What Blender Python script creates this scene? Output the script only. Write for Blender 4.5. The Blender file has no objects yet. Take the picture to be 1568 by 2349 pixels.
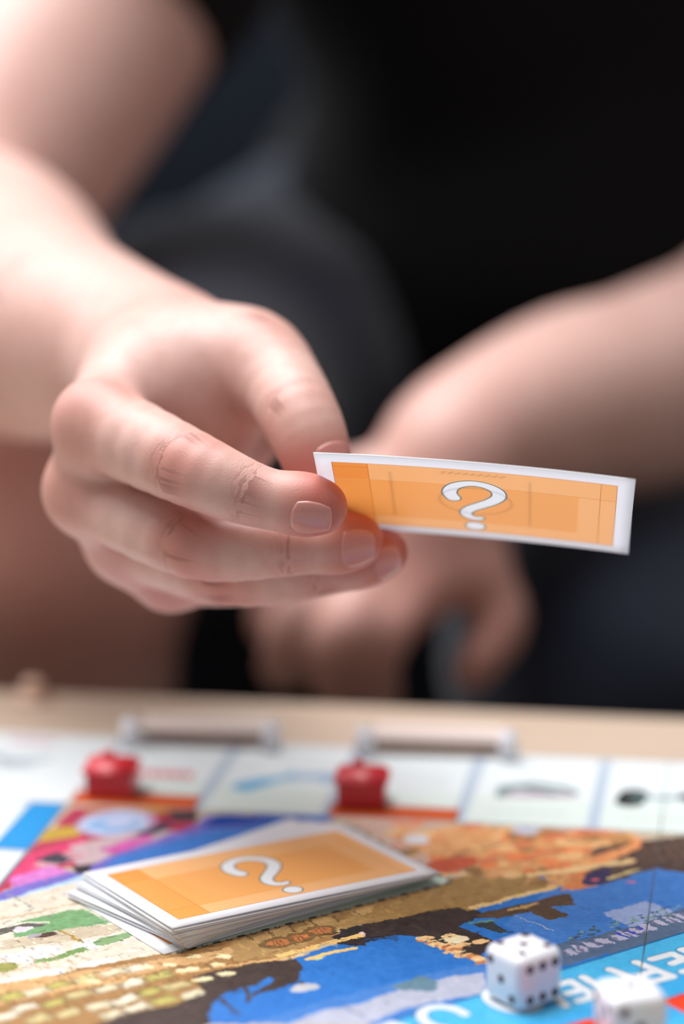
import bpy, bmesh, math, random
import numpy as np
from mathutils import Matrix, Vector

S = bpy.context.scene
C = S.collection
R = math.radians
ZB = 0.45                      # height of the board's printed face above the floor (m)

# ------------------------------------------------------------------ camera, light, exposure
W, H, FPX = 1568, 2349, 5546.0                     # an 85 mm lens on a 36 x 24 mm frame held upright
PITCH, ROLL, CAMH = 0.233610, -0.0140195, 268.434  # mm above the board
_x0 = np.array([1.0, 0, 0]); _u0 = np.array([0, math.sin(PITCH), math.cos(PITCH)])
FWD = np.array([0, math.cos(PITCH), -math.sin(PITCH)])
RIGHT = math.cos(ROLL) * _x0 + math.sin(ROLL) * _u0
UP = np.cross(RIGHT, FWD)
CAM = np.array([0, 0, CAMH])

cd = bpy.data.cameras.new('camera'); cam = bpy.data.objects.new('camera', cd); C.objects.link(cam)
cd.sensor_fit = 'VERTICAL'; cd.sensor_height = 36.0; cd.sensor_width = 24.0; cd.lens = 85.0
cd.clip_start = 0.02; cd.clip_end = 50
m = Matrix.Identity(4)
for i in range(3):
    m[i][0], m[i][1], m[i][2] = RIGHT[i], UP[i], -FWD[i]
m[2][3] = ZB + CAMH / 1000
cam.matrix_world = m
cd.dof.use_dof = True; cd.dof.focus_distance = 0.668; cd.dof.aperture_fstop = 3.1
S.camera = cam

wd = bpy.data.worlds.new('world'); S.world = wd; wd.use_nodes = True
wd.node_tree.nodes['Background'].inputs[0].default_value = (1.0, 0.97, 0.95, 1)
wd.node_tree.nodes['Background'].inputs[1].default_value = 0.18

def area(name, loc, target, sx, sy, power, col):
    l = bpy.data.lights.new(name, 'AREA'); l.shape = 'RECTANGLE'; l.size = sx; l.size_y = sy
    l.energy = power; l.color = col
    o = bpy.data.objects.new(name, l); C.objects.link(o); o.location = loc
    o.rotation_euler = (Vector(target) - Vector(loc)).to_track_quat('-Z', 'Y').to_euler()
    return o
area('skylight', (-0.5, 1.12, 2.45), (-0.05, 0.9, 0.5), 1.8, 1.4, 58, (0.985, 0.985, 1.0))
area('window_light', (-1.7, 1.9, 2.2), (0.0, 0.9, 0.6), 1.3, 1.3, 16, (0.93, 0.96, 1.0))
S.view_settings.view_transform = 'Standard'
S.view_settings.look = 'None'
S.view_settings.exposure = 0.52
S.view_settings.gamma = 1.0
S.view_settings.use_curve_mapping = False

# ------------------------------------------------------------------ helpers
def tag(o, label=None, cat=None, group=None, kind=None):
    for k, v in (('label', label), ('category', cat), ('group', group), ('kind', kind)):
        if v: o[k] = v
    return o

def obj(name, me, mat=None, parent=None):
    o = bpy.data.objects.new(name, me); C.objects.link(o)
    if mat is not None and len(me.materials) == 0: me.materials.append(mat)
    if parent is not None: o.parent = parent
    return o

def empty(name, loc=(0, 0, 0), rz=0):
    o = bpy.data.objects.new(name, None); C.objects.link(o); o.empty_display_size = 0.02
    o.location = loc; o.rotation_euler = (0, 0, rz); return o

def copy_tree(o, parent=None):
    c = o.copy(); C.objects.link(c); c.parent = parent
    for ch in list(o.children): copy_tree(ch, c)
    return c

def mesh_np(name, V, F, smooth=True):
    """V (N,3), F (M,4) or (M,3) -> mesh, written fast"""
    V = np.ascontiguousarray(V, dtype=np.float32); F = np.ascontiguousarray(F, dtype=np.int32)
    me = bpy.data.meshes.new(name); n = F.shape[1]
    me.vertices.add(len(V)); me.vertices.foreach_set('co', V.ravel())
    me.loops.add(F.size); me.loops.foreach_set('vertex_index', F.ravel())
    me.polygons.add(len(F)); me.polygons.foreach_set('loop_start', np.arange(len(F), dtype=np.int32) * n)
    me.update(calc_edges=True); me.validate()
    if smooth: me.polygons.foreach_set('use_smooth', np.ones(len(me.polygons), dtype=bool))
    return me

def bm_mesh(name, bm, smooth=False):
    me = bpy.data.meshes.new(name); bm.normal_update(); bm.to_mesh(me); bm.free()
    if smooth: me.polygons.foreach_set('use_smooth', np.ones(len(me.polygons), dtype=bool))
    return me

def box_bm(sx, sy, sz, bevel=0.0, seg=3, at=(0, 0, 0), bm=None):
    b = bmesh.new(); bmesh.ops.create_cube(b, size=1.0)
    bmesh.ops.scale(b, vec=(sx, sy, sz), verts=b.verts)
    if bevel: bmesh.ops.bevel(b, geom=list(b.edges), offset=bevel, segments=seg, profile=0.5, affect='EDGES')
    bmesh.ops.translate(b, vec=at, verts=b.verts)
    return b

def cyl_bm(r1, r2, h, seg=24, bevel=0.0, at=(0, 0, 0)):
    b = bmesh.new(); bmesh.ops.create_cone(b, cap_ends=True, segments=seg, radius1=r1, radius2=r2, depth=h)
    if bevel:
        bmesh.ops.bevel(b, geom=[e for e in b.edges if abs(e.verts[0].co.z - e.verts[1].co.z) < 1e-6], offset=bevel, segments=3, affect='EDGES')
    bmesh.ops.translate(b, vec=at, verts=b.verts)
    return b

def lin(c):
    return tuple(((v / 255) / 12.92 if v / 255 <= 0.04045 else ((v / 255 + 0.055) / 1.055) ** 2.4) for v in c) + (1.0,)

def mat(name, rgb, rough=0.5, spec=0.5, noise=0.0, nscale=20, bump=0.0, bscale=200, **kw):
    """rgb in sRGB 0-255; optional mottling and fine relief"""
    mt = bpy.data.materials.new(name); mt.use_nodes = True; nt = mt.node_tree; N = nt.nodes; L = nt.links
    p = N['Principled BSDF']; p.inputs['Base Color'].default_value = lin(rgb)
    p.inputs['Roughness'].default_value = rough; p.inputs['Specular IOR Level'].default_value = spec
    for k, v in kw.items(): p.inputs[k.replace('_', ' ')].default_value = v
    tc = N.new('ShaderNodeTexCoord')
    if noise:
        nz = N.new('ShaderNodeTexNoise'); nz.inputs['Scale'].default_value = nscale; nz.inputs['Detail'].default_value = 4
        L.new(tc.outputs['Object'], nz.inputs['Vector'])
        mx = N.new('ShaderNodeMix'); mx.data_type = 'RGBA'
        mx.inputs[6].default_value = lin(tuple(v * (1 - noise) for v in rgb))
        mx.inputs[7].default_value = lin(tuple(min(255, v * (1 + noise)) for v in rgb))
        L.new(nz.outputs['Fac'], mx.inputs[0]); L.new(mx.outputs[2], p.inputs['Base Color'])
    if bump:
        nb = N.new('ShaderNodeTexNoise'); nb.inputs['Scale'].default_value = bscale; nb.inputs['Detail'].default_value = 3
        L.new(tc.outputs['Object'], nb.inputs['Vector'])
        b = N.new('ShaderNodeBump'); b.inputs['Strength'].default_value = bump; b.inputs['Distance'].default_value = 0.002
        L.new(nb.outputs['Fac'], b.inputs['Height']); L.new(b.outputs['Normal'], p.inputs['Normal'])
    return mt

def ray(px, py):
    return (px - W / 2) / FPX * RIGHT - (py - H / 2) / FPX * UP + FWD
def P(px, py, d):
    """the point (mm, board face at z = 0) measured at photo position px, py at a distance d along the lens axis"""
    return CAM + ray(px, py) * d
def G(px, py, z=0.0):
    """the point at height z over the board measured at photo position px, py"""
    q = ray(px, py); return CAM + q * ((z - CAMH) / q[2])
def to_m(v):
    v = np.asarray(v, float) / 1000; return (v[0], v[1], v[2] + ZB)

# board frame: u along the far row, v from the far edge towards the camera (mm)
BW = -0.178799; BO = np.array([-142.2015, 807.9417])
BU = np.array([math.cos(BW), math.sin(BW)]); BV = np.array([math.sin(BW), -math.cos(BW)])
def board(px, py):
    d = G(px, py)[:2] - BO; return np.array([d @ BU, d @ BV])
def bworld(u, v, z=0.0):
    g = BO + BU * u + BV * v; return to_m((g[0], g[1], z))

# ------------------------------------------------------------------ flat print painted in memory
class Print:
    def __init__(s, wmm, hmm, res, base):
        s.res = res; s.w = int(wmm * res); s.h = int(hmm * res)
        s.a = np.empty((s.h, s.w, 3), np.float32); s.a[:] = base
    def _blend(s, x0, y0, mk, col):
        v = s.a[y0:y0 + mk.shape[0], x0:x0 + mk.shape[1]]
        v += (np.asarray(col, np.float32) - v) * mk[..., None]
    def _grid(s, lo, hi, pad=0):
        x0, y0 = max(0, int((lo[0] - pad) * s.res)), max(0, int((lo[1] - pad) * s.res))
        x1, y1 = min(s.w, int((hi[0] + pad) * s.res) + 2), min(s.h, int((hi[1] + pad) * s.res) + 2)
        if x1 <= x0 or y1 <= y0: return None
        X, Y = np.meshgrid((np.arange(x0, x1) + .5) / s.res, (np.arange(y0, y1) + .5) / s.res)
        return x0, y0, X.astype(np.float32), Y.astype(np.float32)
    def poly(s, pts, col, a=1.0):
        pts = np.asarray(pts, float); g = s._grid(pts.min(0), pts.max(0))
        if g is None: return
        x0, y0, X, Y = g; ins = np.zeros(X.shape, bool); n = len(pts)
        for i in range(n):
            (ax, ay), (bx, by) = pts[i], pts[(i + 1) % n]
            if ay == by: continue
            c = (ay > Y) != (by > Y)
            ins ^= c & (X < (bx - ax) * (Y - ay) / (by - ay) + ax)
        s._blend(x0, y0, ins.astype(np.float32) * a, col)
    def _seg(s, X, Y, p, q, r0, r1):
        d = np.array(q) - np.array(p); l2 = max(float(d @ d), 1e-9)
        t = np.clip(((X - p[0]) * d[0] + (Y - p[1]) * d[1]) / l2, 0, 1)
        return np.hypot(X - p[0] - t * d[0], Y - p[1] - t * d[1]) - (r0 + (r1 - r0) * t)
    def stroke(s, pts, r, col, a=1.0):
        pts = np.asarray(pts, float); rr = np.broadcast_to(np.asarray(r, float), (len(pts),))
        g = s._grid(pts.min(0), pts.max(0), rr.max() + 1)
        if g is None: return
        x0, y0, X, Y = g; D = np.full(X.shape, 1e9, np.float32)
        for i in range(len(pts) - 1): D = np.minimum(D, s._seg(X, Y, pts[i], pts[i + 1], rr[i], rr[i + 1]))
        s._blend(x0, y0, np.clip(.5 - D * s.res, 0, 1) * a, col)
    def oval(s, c, rx, ry, col, ang=0.0, a=1.0, soft=0.0):
        rm = max(rx, ry); c = np.asarray(c, float); g = s._grid(c - rm, c + rm)
        if g is None: return
        x0, y0, X, Y = g; ca, sa = math.cos(ang), math.sin(ang)
        q = np.hypot(((X - c[0]) * ca + (Y - c[1]) * sa) / rx, (-(X - c[0]) * sa + (Y - c[1]) * ca) / ry)
        mk = np.clip((1 - q) * min(rx, ry) * s.res + .5, 0, 1) if not soft else np.clip((1 - q) / soft, 0, 1)
        s._blend(x0, y0, mk.astype(np.float32) * a, col)
    def rect(s, x0, y0, x1, y1, col, a=1.0):
        s.poly([(x0, y0), (x1, y0), (x1, y1), (x0, y1)], col, a)
    def noise(s, amp, cells, rng):
        n = rng.random((cells + 2, cells + 2)).astype(np.float32) - .5
        yy = np.linspace(0, cells, s.h); xx = np.linspace(0, cells, s.w)
        iy = yy.astype(int); ix = xx.astype(int); fy = (yy - iy)[:, None]; fx = (xx - ix)[None]
        v = (n[iy][:, ix] * (1 - fy) * (1 - fx) + n[iy + 1][:, ix] * fy * (1 - fx) + n[iy][:, ix + 1] * (1 - fy) * fx + n[iy + 1][:, ix + 1] * fy * fx)
        s.a += v[..., None] * amp
    def image(s, name):
        im = bpy.data.images.new(name, s.w, s.h, alpha=False)
        px = np.ones((s.h, s.w, 4), np.float32); px[..., :3] = np.clip(s.a[::-1] / 255, 0, 1)
        im.pixels.foreach_set(px.ravel()); im.update(); im.pack()
        return im

def print_mat(name, img, rough=0.35, coat=0.0, trans=0.0, sat=1.0):
    mt = bpy.data.materials.new(name); mt.use_nodes = True; nt = mt.node_tree; N = nt.nodes; L = nt.links
    p = N['Principled BSDF']; t = N.new('ShaderNodeTexImage'); t.image = img; t.extension = 'EXTEND'
    uv = N.new('ShaderNodeUVMap'); L.new(uv.outputs[0], t.inputs[0])
    L.new(t.outputs[0], p.inputs['Base Color']); p.inputs['Roughness'].default_value = rough
    p.inputs['Coat Weight'].default_value = coat; p.inputs['Coat Roughness'].default_value = 0.12
    if trans:
        tr = N.new('ShaderNodeBsdfTranslucent'); L.new(t.outputs[0], tr.inputs[0])
        mx = N.new('ShaderNodeMixShader'); mx.inputs[0].default_value = trans
        L.new(p.outputs[0], mx.inputs[1]); L.new(tr.outputs[0], mx.inputs[2])
        L.new(mx.outputs[0], N['Material Output'].inputs[0])
    return mt

# ------------------------------------------------------------------ the room
floor = obj('floor', bm_mesh('floor', box_bm(6, 6, 0.05, at=(0, 0.8, -0.025))), mat('floor_boards', (96, 82, 70), 0.5, noise=0.15, nscale=6))
tag(floor, kind='structure')
wall = obj('wall_back', bm_mesh('wall_back', box_bm(6, 0.1, 2.7, at=(0, 2.6, 1.35))), mat('dark_wall_paint', (52, 54, 62), 0.8, noise=0.06, nscale=3))
tag(wall, kind='structure')

# ------------------------------------------------------------------ wooden table
def wood_mat(name, c1, c2):
    mt = bpy.data.materials.new(name); mt.use_nodes = True; nt = mt.node_tree; N = nt.nodes; L = nt.links
    p = N['Principled BSDF']; tc = N.new('ShaderNodeTexCoord'); mp = N.new('ShaderNodeMapping')
    mp.inputs['Scale'].default_value = (3.0, 45.0, 45.0); L.new(tc.outputs['Object'], mp.inputs[0])
    nz = N.new('ShaderNodeTexNoise'); nz.inputs['Scale'].default_value = 2.2; nz.inputs['Detail'].default_value = 6
    nz.inputs['Distortion'].default_value = 0.5; L.new(mp.outputs[0], nz.inputs['Vector'])
    mx = N.new('ShaderNodeMix'); mx.data_type = 'RGBA'; mx.inputs[6].default_value = lin(c1); mx.inputs[7].default_value = lin(c2)
    L.new(nz.outputs['Fac'], mx.inputs[0]); L.new(mx.outputs[2], p.inputs['Base Color'])
    p.inputs['Roughness'].default_value = 0.45
    return mt
WOOD = wood_mat('pale_beech', (182, 160, 140), (199, 178, 159))
table = empty('table', bworld(240, 250, -450), BW)
tag(table, 'pale beech coffee table under the colourful game board', 'table')
top = obj('table_top', bm_mesh('table_top', box_bm(1.30, 0.64, 0.028, 0.004, 3)), WOOD, table)
top.location = (0.02, -0.012, ZB - 0.0030 - 0.014)
for sx in (-1, 1):
    for sy in (-1, 1):
        o = obj('leg', bm_mesh('leg', cyl_bm(0.016, 0.024, ZB - 0.031, 20, 0.003)), WOOD, table)
        o.location = (0.02 + sx * 0.58, -0.012 + sy * 0.26, (ZB - 0.031) / 2)

# ------------------------------------------------------------------ board game: the printed face
rng = np.random.default_rng(7)
BD = 508.0
pr = Print(BD, BD, 5.0, (214, 198, 172))
def pz(pts, ox=0, oy=0, sc=1.0): return [board(ox + x / sc, oy + y / sc) for x, y in pts]
def F(pts, col, ox=0, oy=0, sc=1.0, a=1.0): pr.poly(pz(pts, ox, oy, sc), col, a)
def LN(pts, r, col, ox=0, oy=0, sc=1.0, a=1.0): pr.stroke(pz(pts, ox, oy, sc), r, col, a)
def OV(c, rx, ry, col, ox=0, oy=0, sc=1.0, ang=-0.64, a=1.0): pr.oval(board(ox + c[0] / sc, oy + c[1] / sc), rx, ry, col, ang, a)
pr.rect(66, 66, 442, 442, (205, 190, 165))
# evening sky
F([(380, 2349), (560, 2235), (700, 2185), (830, 2150), (1000, 2095), (1090, 2045), (1250, 1995), (1400, 1985), (1700, 1960), (1700, 2349)], (48, 122, 200))
F([(1150, 2120), (1260, 2040), (1420, 1990), (1640, 1960), (1640, 2130), (1300, 2200)], (84, 136, 208), a=.75)
F([(560, 2349), (760, 2290), (1000, 2230), (1110, 2205), (1110, 2270), (860, 2349)], (96, 142, 208), a=.6)
# crowd and stage lights, far left of the picture
F([(166, 1851), (449, 1857), (452, 1905), (330, 1950), (60, 2010), (0, 2050), (-60, 2080)], (176, 58, 88))
F([(205, 1852), (449, 1858), (452, 1880), (300, 1885), (190, 1875)], (158, 42, 62))
F([(60, 1965), (180, 1925), (240, 1935), (110, 1985), (10, 2020)], (222, 70, 118))
OV((130, 1912), 9, 5, (194, 164, 66)); OV((300, 1860), 14, 3, (190, 150, 70), ang=-.3)
OV((268, 1888), 13, 12, (192, 150, 178)); OV((262, 1888), 11.5, 10.5, (196, 210, 238)); OV((262, 1890), 8, 7, (150, 188, 228), ang=-.3)
OV((275, 1885), 5, 4, (205, 215, 242))
F([(160, 1938), (330, 1902), (400, 1908), (240, 1975), (180, 1992)], (206, 182, 186))
F([(70, 1985), (160, 1950), (200, 1960), (110, 1995)], (214, 160, 170))
F([(385, 1860), (450, 1862), (450, 1884), (392, 1882)], (46, 56, 60))
F([(310, 1912), (380, 1885), (400, 1892), (350, 1915)], (46, 52, 74))
F([(225, 1950), (345, 1912), (356, 1922), (262, 1962)], (214, 104, 178))
F([(0, 2050), (110, 1998), (180, 2000), (240, 1968), (450, 1892), (470, 1868), (748, 1867), (770, 1878), (600, 1922), (230, 2012), (-40, 2085)], (124, 116, 196))
F([(270, 1962), (470, 1908), (740, 1870), (765, 1877), (500, 1944), (230, 1995)], (66, 128, 206))
F([(460, 1902), (490, 1868), (650, 1870), (560, 1892)], (0, 70, 160))
F([(560, 1900), (640, 1872), (735, 1870), (690, 1885)], (0, 108, 188))
F([(15, 2015), (110, 1985), (165, 1998), (30, 2035)], (216, 134, 206))
F([(78, 1972), (130, 1954), (172, 1966), (140, 1982)], (58, 60, 76))
F([(165, 1986), (216, 1980), (205, 2002), (175, 2003)], (42, 36, 44))
F([(-40, 2080), (200, 2002), (300, 1985), (400, 2000), (130, 2045), (-40, 2100)], (186, 220, 238))
# paved garden
F([(-60, 2085), (210, 2012), (480, 2200), (420, 2240), (-60, 2349)], (232, 220, 202))
z7 = dict(ox=0, oy=2000, sc=3.015)
F([(95, 455), (115, 340), (560, 255), (760, 345), (480, 395)], (118, 164, 114), **z7)
LN([(-30, 330), (300, 265), (540, 215)], .5, (196, 176, 140), **z7)
F([(-20, 400), (180, 350), (340, 345), (300, 375), (-20, 440)], (88, 88, 82), **z7)
LN([(-20, 395), (170, 350), (335, 350)], .7, (226, 226, 206), **z7)
OV((150, 400), 2.4, 1.8, (222, 214, 224), **z7); OV((190, 395), 2, 1.4, (226, 218, 228), **z7)
F([(0, 480), (440, 395), (820, 350), (860, 400), (560, 470), (0, 540)], (206, 192, 168), **z7)
LN([(410, 405), (560, 490)], .5, (172, 142, 70), **z7); LN([(60, 150), (230, 250)], .35, (150, 156, 150), **z7)
OV((320, 435), 3, 1.6, (74, 54, 44), **z7); OV((240, 442), 2, 1, (176, 170, 176), **z7); OV((600, 505), 4, 3, (246, 246, 246), **z7)
F([(640, 500), (700, 455), (890, 415), (960, 430), (850, 470), (700, 510)], (134, 168, 118), **z7)
F([(210, 610), (330, 590), (560, 520), (620, 540), (360, 610), (230, 630)], (120, 152, 92), **z7)
F([(0, 570), (380, 500), (440, 540), (220, 620), (0, 660)], (224, 224, 224), **z7)
for k in range(26):
    x, y = rng.uniform(0, 900), rng.uniform(560, 720)
    LN([(x, y), (x + 60, y + 45)], .25, (196, 170, 140), **z7)
OV((300, 710), 6, 3, (250, 250, 248), **z7); OV((110, 750), 6, 3, (250, 248, 244), **z7); OV((670, 630), 6, 3, (246, 240, 232), **z7); OV((20, 660), 4, 3, (150, 150, 80), **z7)
# lit stone palace
F([(-60, 2290), (170, 2222), (430, 2178), (560, 2140), (800, 2075), (1020, 2020), (1150, 1985), (1260, 1998), (1190, 2040), (1000, 2092), (800, 2138), (690, 2182), (560, 2232), (470, 2300), (380, 2349), (-60, 2400)], (166, 126, 78))
F([(-60, 2262), (430, 2192), (640, 2150), (560, 2184), (150, 2272), (-60, 2318)], (214, 172, 122))
for k in range(60):
    x = rng.uniform(0, 640); y = 2262 - x * .13 + rng.uniform(-8, 60)
    LN([(x, y), (x + rng.uniform(14, 30), y + rng.uniform(6, 13))], .3, (128, 90, 52), a=.8)
for k in range(26):
    x = 40 + k * 25; LN([(x, 2290 - x * .14), (x + 40, 2286 - (x + 40) * .14)], .35, (232, 190, 134))
F([(480, 2349), (480, 2318), (512, 2276), (574, 2260), (615, 2243), (676, 2252), (694, 2215), (672, 2198), (560, 2212), (440, 2240), (470, 2275), (400, 2305), (290, 2326), (200, 2360), (300, 2420)], (66, 54, 50))
F([(560, 2290), (600, 2262), (640, 2240), (700, 2262), (690, 2250)], (66, 54, 50))
LN([(560, 2262), (572, 2295)], .6, (70, 62, 66)); LN([(505, 2290), (548, 2325)], .6, (70, 62, 66))
WN = [(250, 825), (165, 940), (370, 905), (545, 850), (730, 805), (915, 765), (1100, 720), (480, 970), (690, 925), (860, 885), (1040, 830), (265, 1010), (780, 985),
      (950, 932), (1140, 885), (1220, 785), (1330, 838), (30, 1000), (400, 780), (590, 740), (780, 690), (950, 660), (90, 860)]
wd0 = board(1568, 2139) - board(855, 2357); wd0 /= np.linalg.norm(wd0); wn0 = np.array([-wd0[1], wd0[0]])
def WQ(c, l_, w_, col):
    q = board(c[0] / 3.015, 2000 + c[1] / 3.015); pr.poly([q - wd0 * l_ - wn0 * w_ * .8, q + wd0 * l_ * .85 - wn0 * w_, q + wd0 * l_ + wn0 * w_ * .9, q - wd0 * l_ * .9 + wn0 * w_], col, .9)
for i, (x, y) in enumerate(WN):
    c = [(226, 214, 182), (236, 226, 202), (188, 178, 104), (206, 190, 140)][i % 4]
    WQ((x, y), 3.7, 2.3, tuple(v * .72 for v in c)); WQ((x, y), 3.2, 1.8, c); WQ((x, y), 1.6, 1.0, tuple(min(255, v * 1.08) for v in c))
for (x, y) in [(1010, 660), (1265, 680), (1320, 665), (1350, 580), (1540, 580), (1380, 745), (1430, 735), (1500, 640), (1560, 700), (1180, 640), (640, 760)]:
    OV((x, y), 2.0, 1.3, (250, 236, 190), ang=-.2, **z7)
z6 = dict(ox=540, oy=1860, sc=3.015)
F([(-20, 890), (300, 800), (800, 665), (1260, 600), (1560, 580), (1180, 700), (800, 800), (640, 860), (300, 1000), (-20, 1040)], (178, 144, 94), **z6)
for k in range(9):
    x = 60 + k * 150; y = 845 - k * 31
    F([(x, y), (x + 118, y - 26), (x + 150, y + 6), (x + 24, y + 42)], (196, 160, 108) if k % 2 else (150, 116, 72), **z6)
    LN([(x, y), (x + 60, y + 50)], .25, (98, 74, 48), **z6)
F([(640, 855), (850, 790), (1250, 700), (1560, 655), (1700, 700), (1568, 770), (1430, 880), (1250, 855), (1130, 850), (900, 905), (820, 935), (700, 915)], (46, 40, 42), **z6)
LN([(850, 790), (1150, 806), (1250, 704)], .28, (158, 162, 172), **z6)
for x, y in ((590, 830), (430, 880), (280, 912)):
    OV((x, y), 5.2, 3.6, (120, 92, 54), **z6); OV((x, y), 3.4, 2.2, (196, 124, 72), **z6)
    for q in range(3): LN([(x - 40 + q * 30, y - 20 + q * 3), (x - 20 + q * 30, y + 22)], .2, (120, 80, 50), **z6)
for a_, b_ in (((290, 1000), (560, 935)), ((620, 918), (870, 858)), ((500, 1022), (820, 950))): LN([a_, b_], 1.0, (250, 208, 136), **z6)
LN([(700, 850), (760, 780)], .3, (206, 176, 120), **z6)
F([(860, 890), (1130, 850), (1120, 905), (1040, 880)], (44, 92, 150), **z6)
F([(820, 880), (900, 905), (880, 930), (830, 920)], (56, 44, 44), **z6); OV((886, 848), 1.1, 1.0, (250, 214, 214), **z6)
# right half of the skyline
z2 = dict(ox=768, oy=1540, sc=1.96)
F([(0, 640), (200, 655), (520, 690), (480, 860), (500, 900), (380, 960), (300, 860), (120, 740)], (216, 186, 170), **z2)
F([(380, 970), (700, 880), (900, 915), (1010, 965), (620, 1075), (300, 1110), (0, 1150)], (166, 132, 82), **z2)
F([(540, 690), (1350, 735), (1400, 860), (1230, 925), (1060, 985), (900, 905), (700, 905), (480, 860), (250, 740)], (226, 166, 112), **z2)
for k in range(150):
    t = rng.random(); x = rng.uniform(260, 1380); y = rng.uniform(700, 960) - (0 if x > 700 else 60) * t
    if y > 920 and x < 860: continue
    if x > 1200 and y > 880: continue
    c = [(244, 138, 86), (252, 208, 152), (150, 112, 70), (236, 178, 128), (214, 120, 84)][rng.integers(5)]
    OV((x, y), rng.uniform(1.5, 5), rng.uniform(1, 3), c, ang=rng.uniform(-1, 0), a=.8, **z2)
OV((520, 865), 9, 5, (198, 92, 62), **z2); OV((365, 755), 4, 4, (238, 238, 246), **z2); OV((860, 715), 4, 4, (206, 206, 220), **z2)
F([(1170, 790), (1600, 735), (1600, 905), (1430, 885), (1250, 945), (1130, 965), (1100, 930)], (84, 66, 60), **z2)
for k in range(9): LN([(1200 + k * 45, 800 - k * 4), (1250 + k * 45, 880 - k * 6)], .35, (120, 92, 72), **z2)
F([(1080, 860), (1370, 760), (1380, 790), (1120, 900)], (236, 160, 108), **z2)
LN([(880, 915), (1130, 880), (1330, 850)], 1.5, (252, 214, 160), **z2); LN([(1220, 930), (1360, 890)], .8, (226, 206, 150), **z2)
F([(1010, 985), (1090, 900), (1140, 935), (1100, 950), (1115, 975)], (220, 140, 88), **z2)
F([(1120, 905), (1240, 880), (1200, 960), (1110, 960)], (60, 52, 92), **z2)
OV((1165, 933), 1.3, 1.0, (236, 110, 110), **z2); OV((1327, 945), 1.2, .9, (236, 110, 120), **z2)
F([(575, 1100), (780, 1060), (950, 1018), (1050, 995), (1088, 1050), (965, 1060), (1052, 1096), (970, 1118), (880, 1080), (740, 1112)], (88, 68, 52), **z2)
LN([(620, 1065), (985, 968)], 1.1, (242, 206, 146), **z2); LN([(780, 1075), (900, 1040)], .7, (196, 160, 104), **z2)
F([(100, 1145), (380, 1085), (560, 1060), (640, 1100), (560, 1140), (700, 1212), (640, 1312), (520, 1255), (380, 1195), (280, 1180), (150, 1190)], (58, 48, 46), **z2)
F([(560, 1140), (610, 1118), (700, 1160), (780, 1172), (740, 1200), (700, 1212)], (48, 122, 200), **z2)
F([(605, 1130), (700, 1120), (785, 1172), (735, 1176)], (54, 60, 62), **z2); LN([(610, 1127), (700, 1121)], .8, (98, 150, 150), **z2); LN([(815, 1100), (985, 1170)], .22, (186, 190, 210), **z2)
for k in range(22):
    t = k / 21; x = 385 + 275 * t; y = 1205 + 100 * t + rng.uniform(-14, 10)
    OV((x, y), rng.uniform(1, 2.6), rng.uniform(.8, 1.6), (252, 204, 150) if k % 3 else (206, 134, 90), **z2)
OV((545, 1203), 3.4, 2.4, (255, 236, 196), **z2)
for q in ((490, 1188), (515, 1180), (530, 1186), (505, 1195)): OV(q, 1.1, .8, (255, 214, 160), **z2)
OV((640, 1215), 2.6, 1.6, (252, 206, 150), **z2); OV((560, 1230), 2.6, 1.6, (252, 206, 150), **z2)
F([(1190, 1090), (1390, 1030), (1545, 1082), (1330, 1150)], (162, 178, 220), **z2)
F([(1000, 1230), (1200, 1180), (1400, 1130), (1600, 1050), (1600, 1170), (1380, 1232), (1010, 1330)], (92, 112, 140), **z2)
F([(1250, 1180), (1390, 1140), (1430, 1160), (1300, 1200)], (70, 84, 190), **z2)
for k in range(34):
    x = 1010 + k * 17; y = 1252 - k * 5.4 + (k % 3) * 5
    F([(x, y), (x + 14, y - 4), (x + 58, y + 20), (x + 42, y + 25)], (192, 190, 214) if k % 4 else (120, 124, 150), **z2)
for k in range(60):
    x = rng.uniform(1050, 1600); y = 1205 - (x - 1050) * .26 + rng.uniform(-30, 10)
    OV((x, y), rng.uniform(.4, 1.1), rng.uniform(.3, .8), (134, 166, 160) if k % 2 else (72, 92, 110), **z2)
# pale wing near the banner
z8 = dict(ox=480, oy=2080, sc=2.45)
F([(440, 660), (600, 590), (850, 545), (1050, 472), (1380, 385), (1540, 370), (1560, 480), (1100, 570), (870, 660)], (192, 196, 214), **z8)
F([(1000, 455), (1180, 385), (1280, 420), (1250, 480), (1100, 470)], (108, 140, 158), **z8); LN([(770, 560), (860, 620)], .5, (150, 160, 190), **z8)
OV((530, 452), 4, 2.4, (206, 206, 210), **z8)
# break the painted areas up into photographic grain: warp the outlines, then small facade-like marks
def vnoise(n_, h_, w_, r_):
    q = r_.random((n_ + 2, n_ + 2)).astype(np.float32) - .5
    yy = np.linspace(0, n_, h_); xx = np.linspace(0, n_, w_); iy = yy.astype(int); ix = xx.astype(int); fy = (yy - iy)[:, None]; fx = (xx - ix)[None]
    return q[iy][:, ix] * (1 - fy) * (1 - fx) + q[iy + 1][:, ix] * fy * (1 - fx) + q[iy][:, ix + 1] * (1 - fy) * fx + q[iy + 1][:, ix + 1] * fy * fx
hh, ww = 1700, 1700
wy = vnoise(60, hh, ww, rng) * 7 + vnoise(240, hh, ww, rng) * 5 + vnoise(700, hh, ww, rng) * 4
wx = vnoise(60, hh, ww, rng) * 7 + vnoise(240, hh, ww, rng) * 5 + vnoise(700, hh, ww, rng) * 4
YY, XX = np.mgrid[0:hh, 0:ww]
pr.a[:hh, :ww] = pr.a[np.clip(YY + wy, 0, hh + 40).astype(int), np.clip(XX + wx, 0, ww + 40).astype(int)]
e0, e1 = board(855, 2357), board(1568, 2139); ed = (e1 - e0) / np.linalg.norm(e1 - e0); en = np.array([-ed[1], ed[0]])
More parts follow.
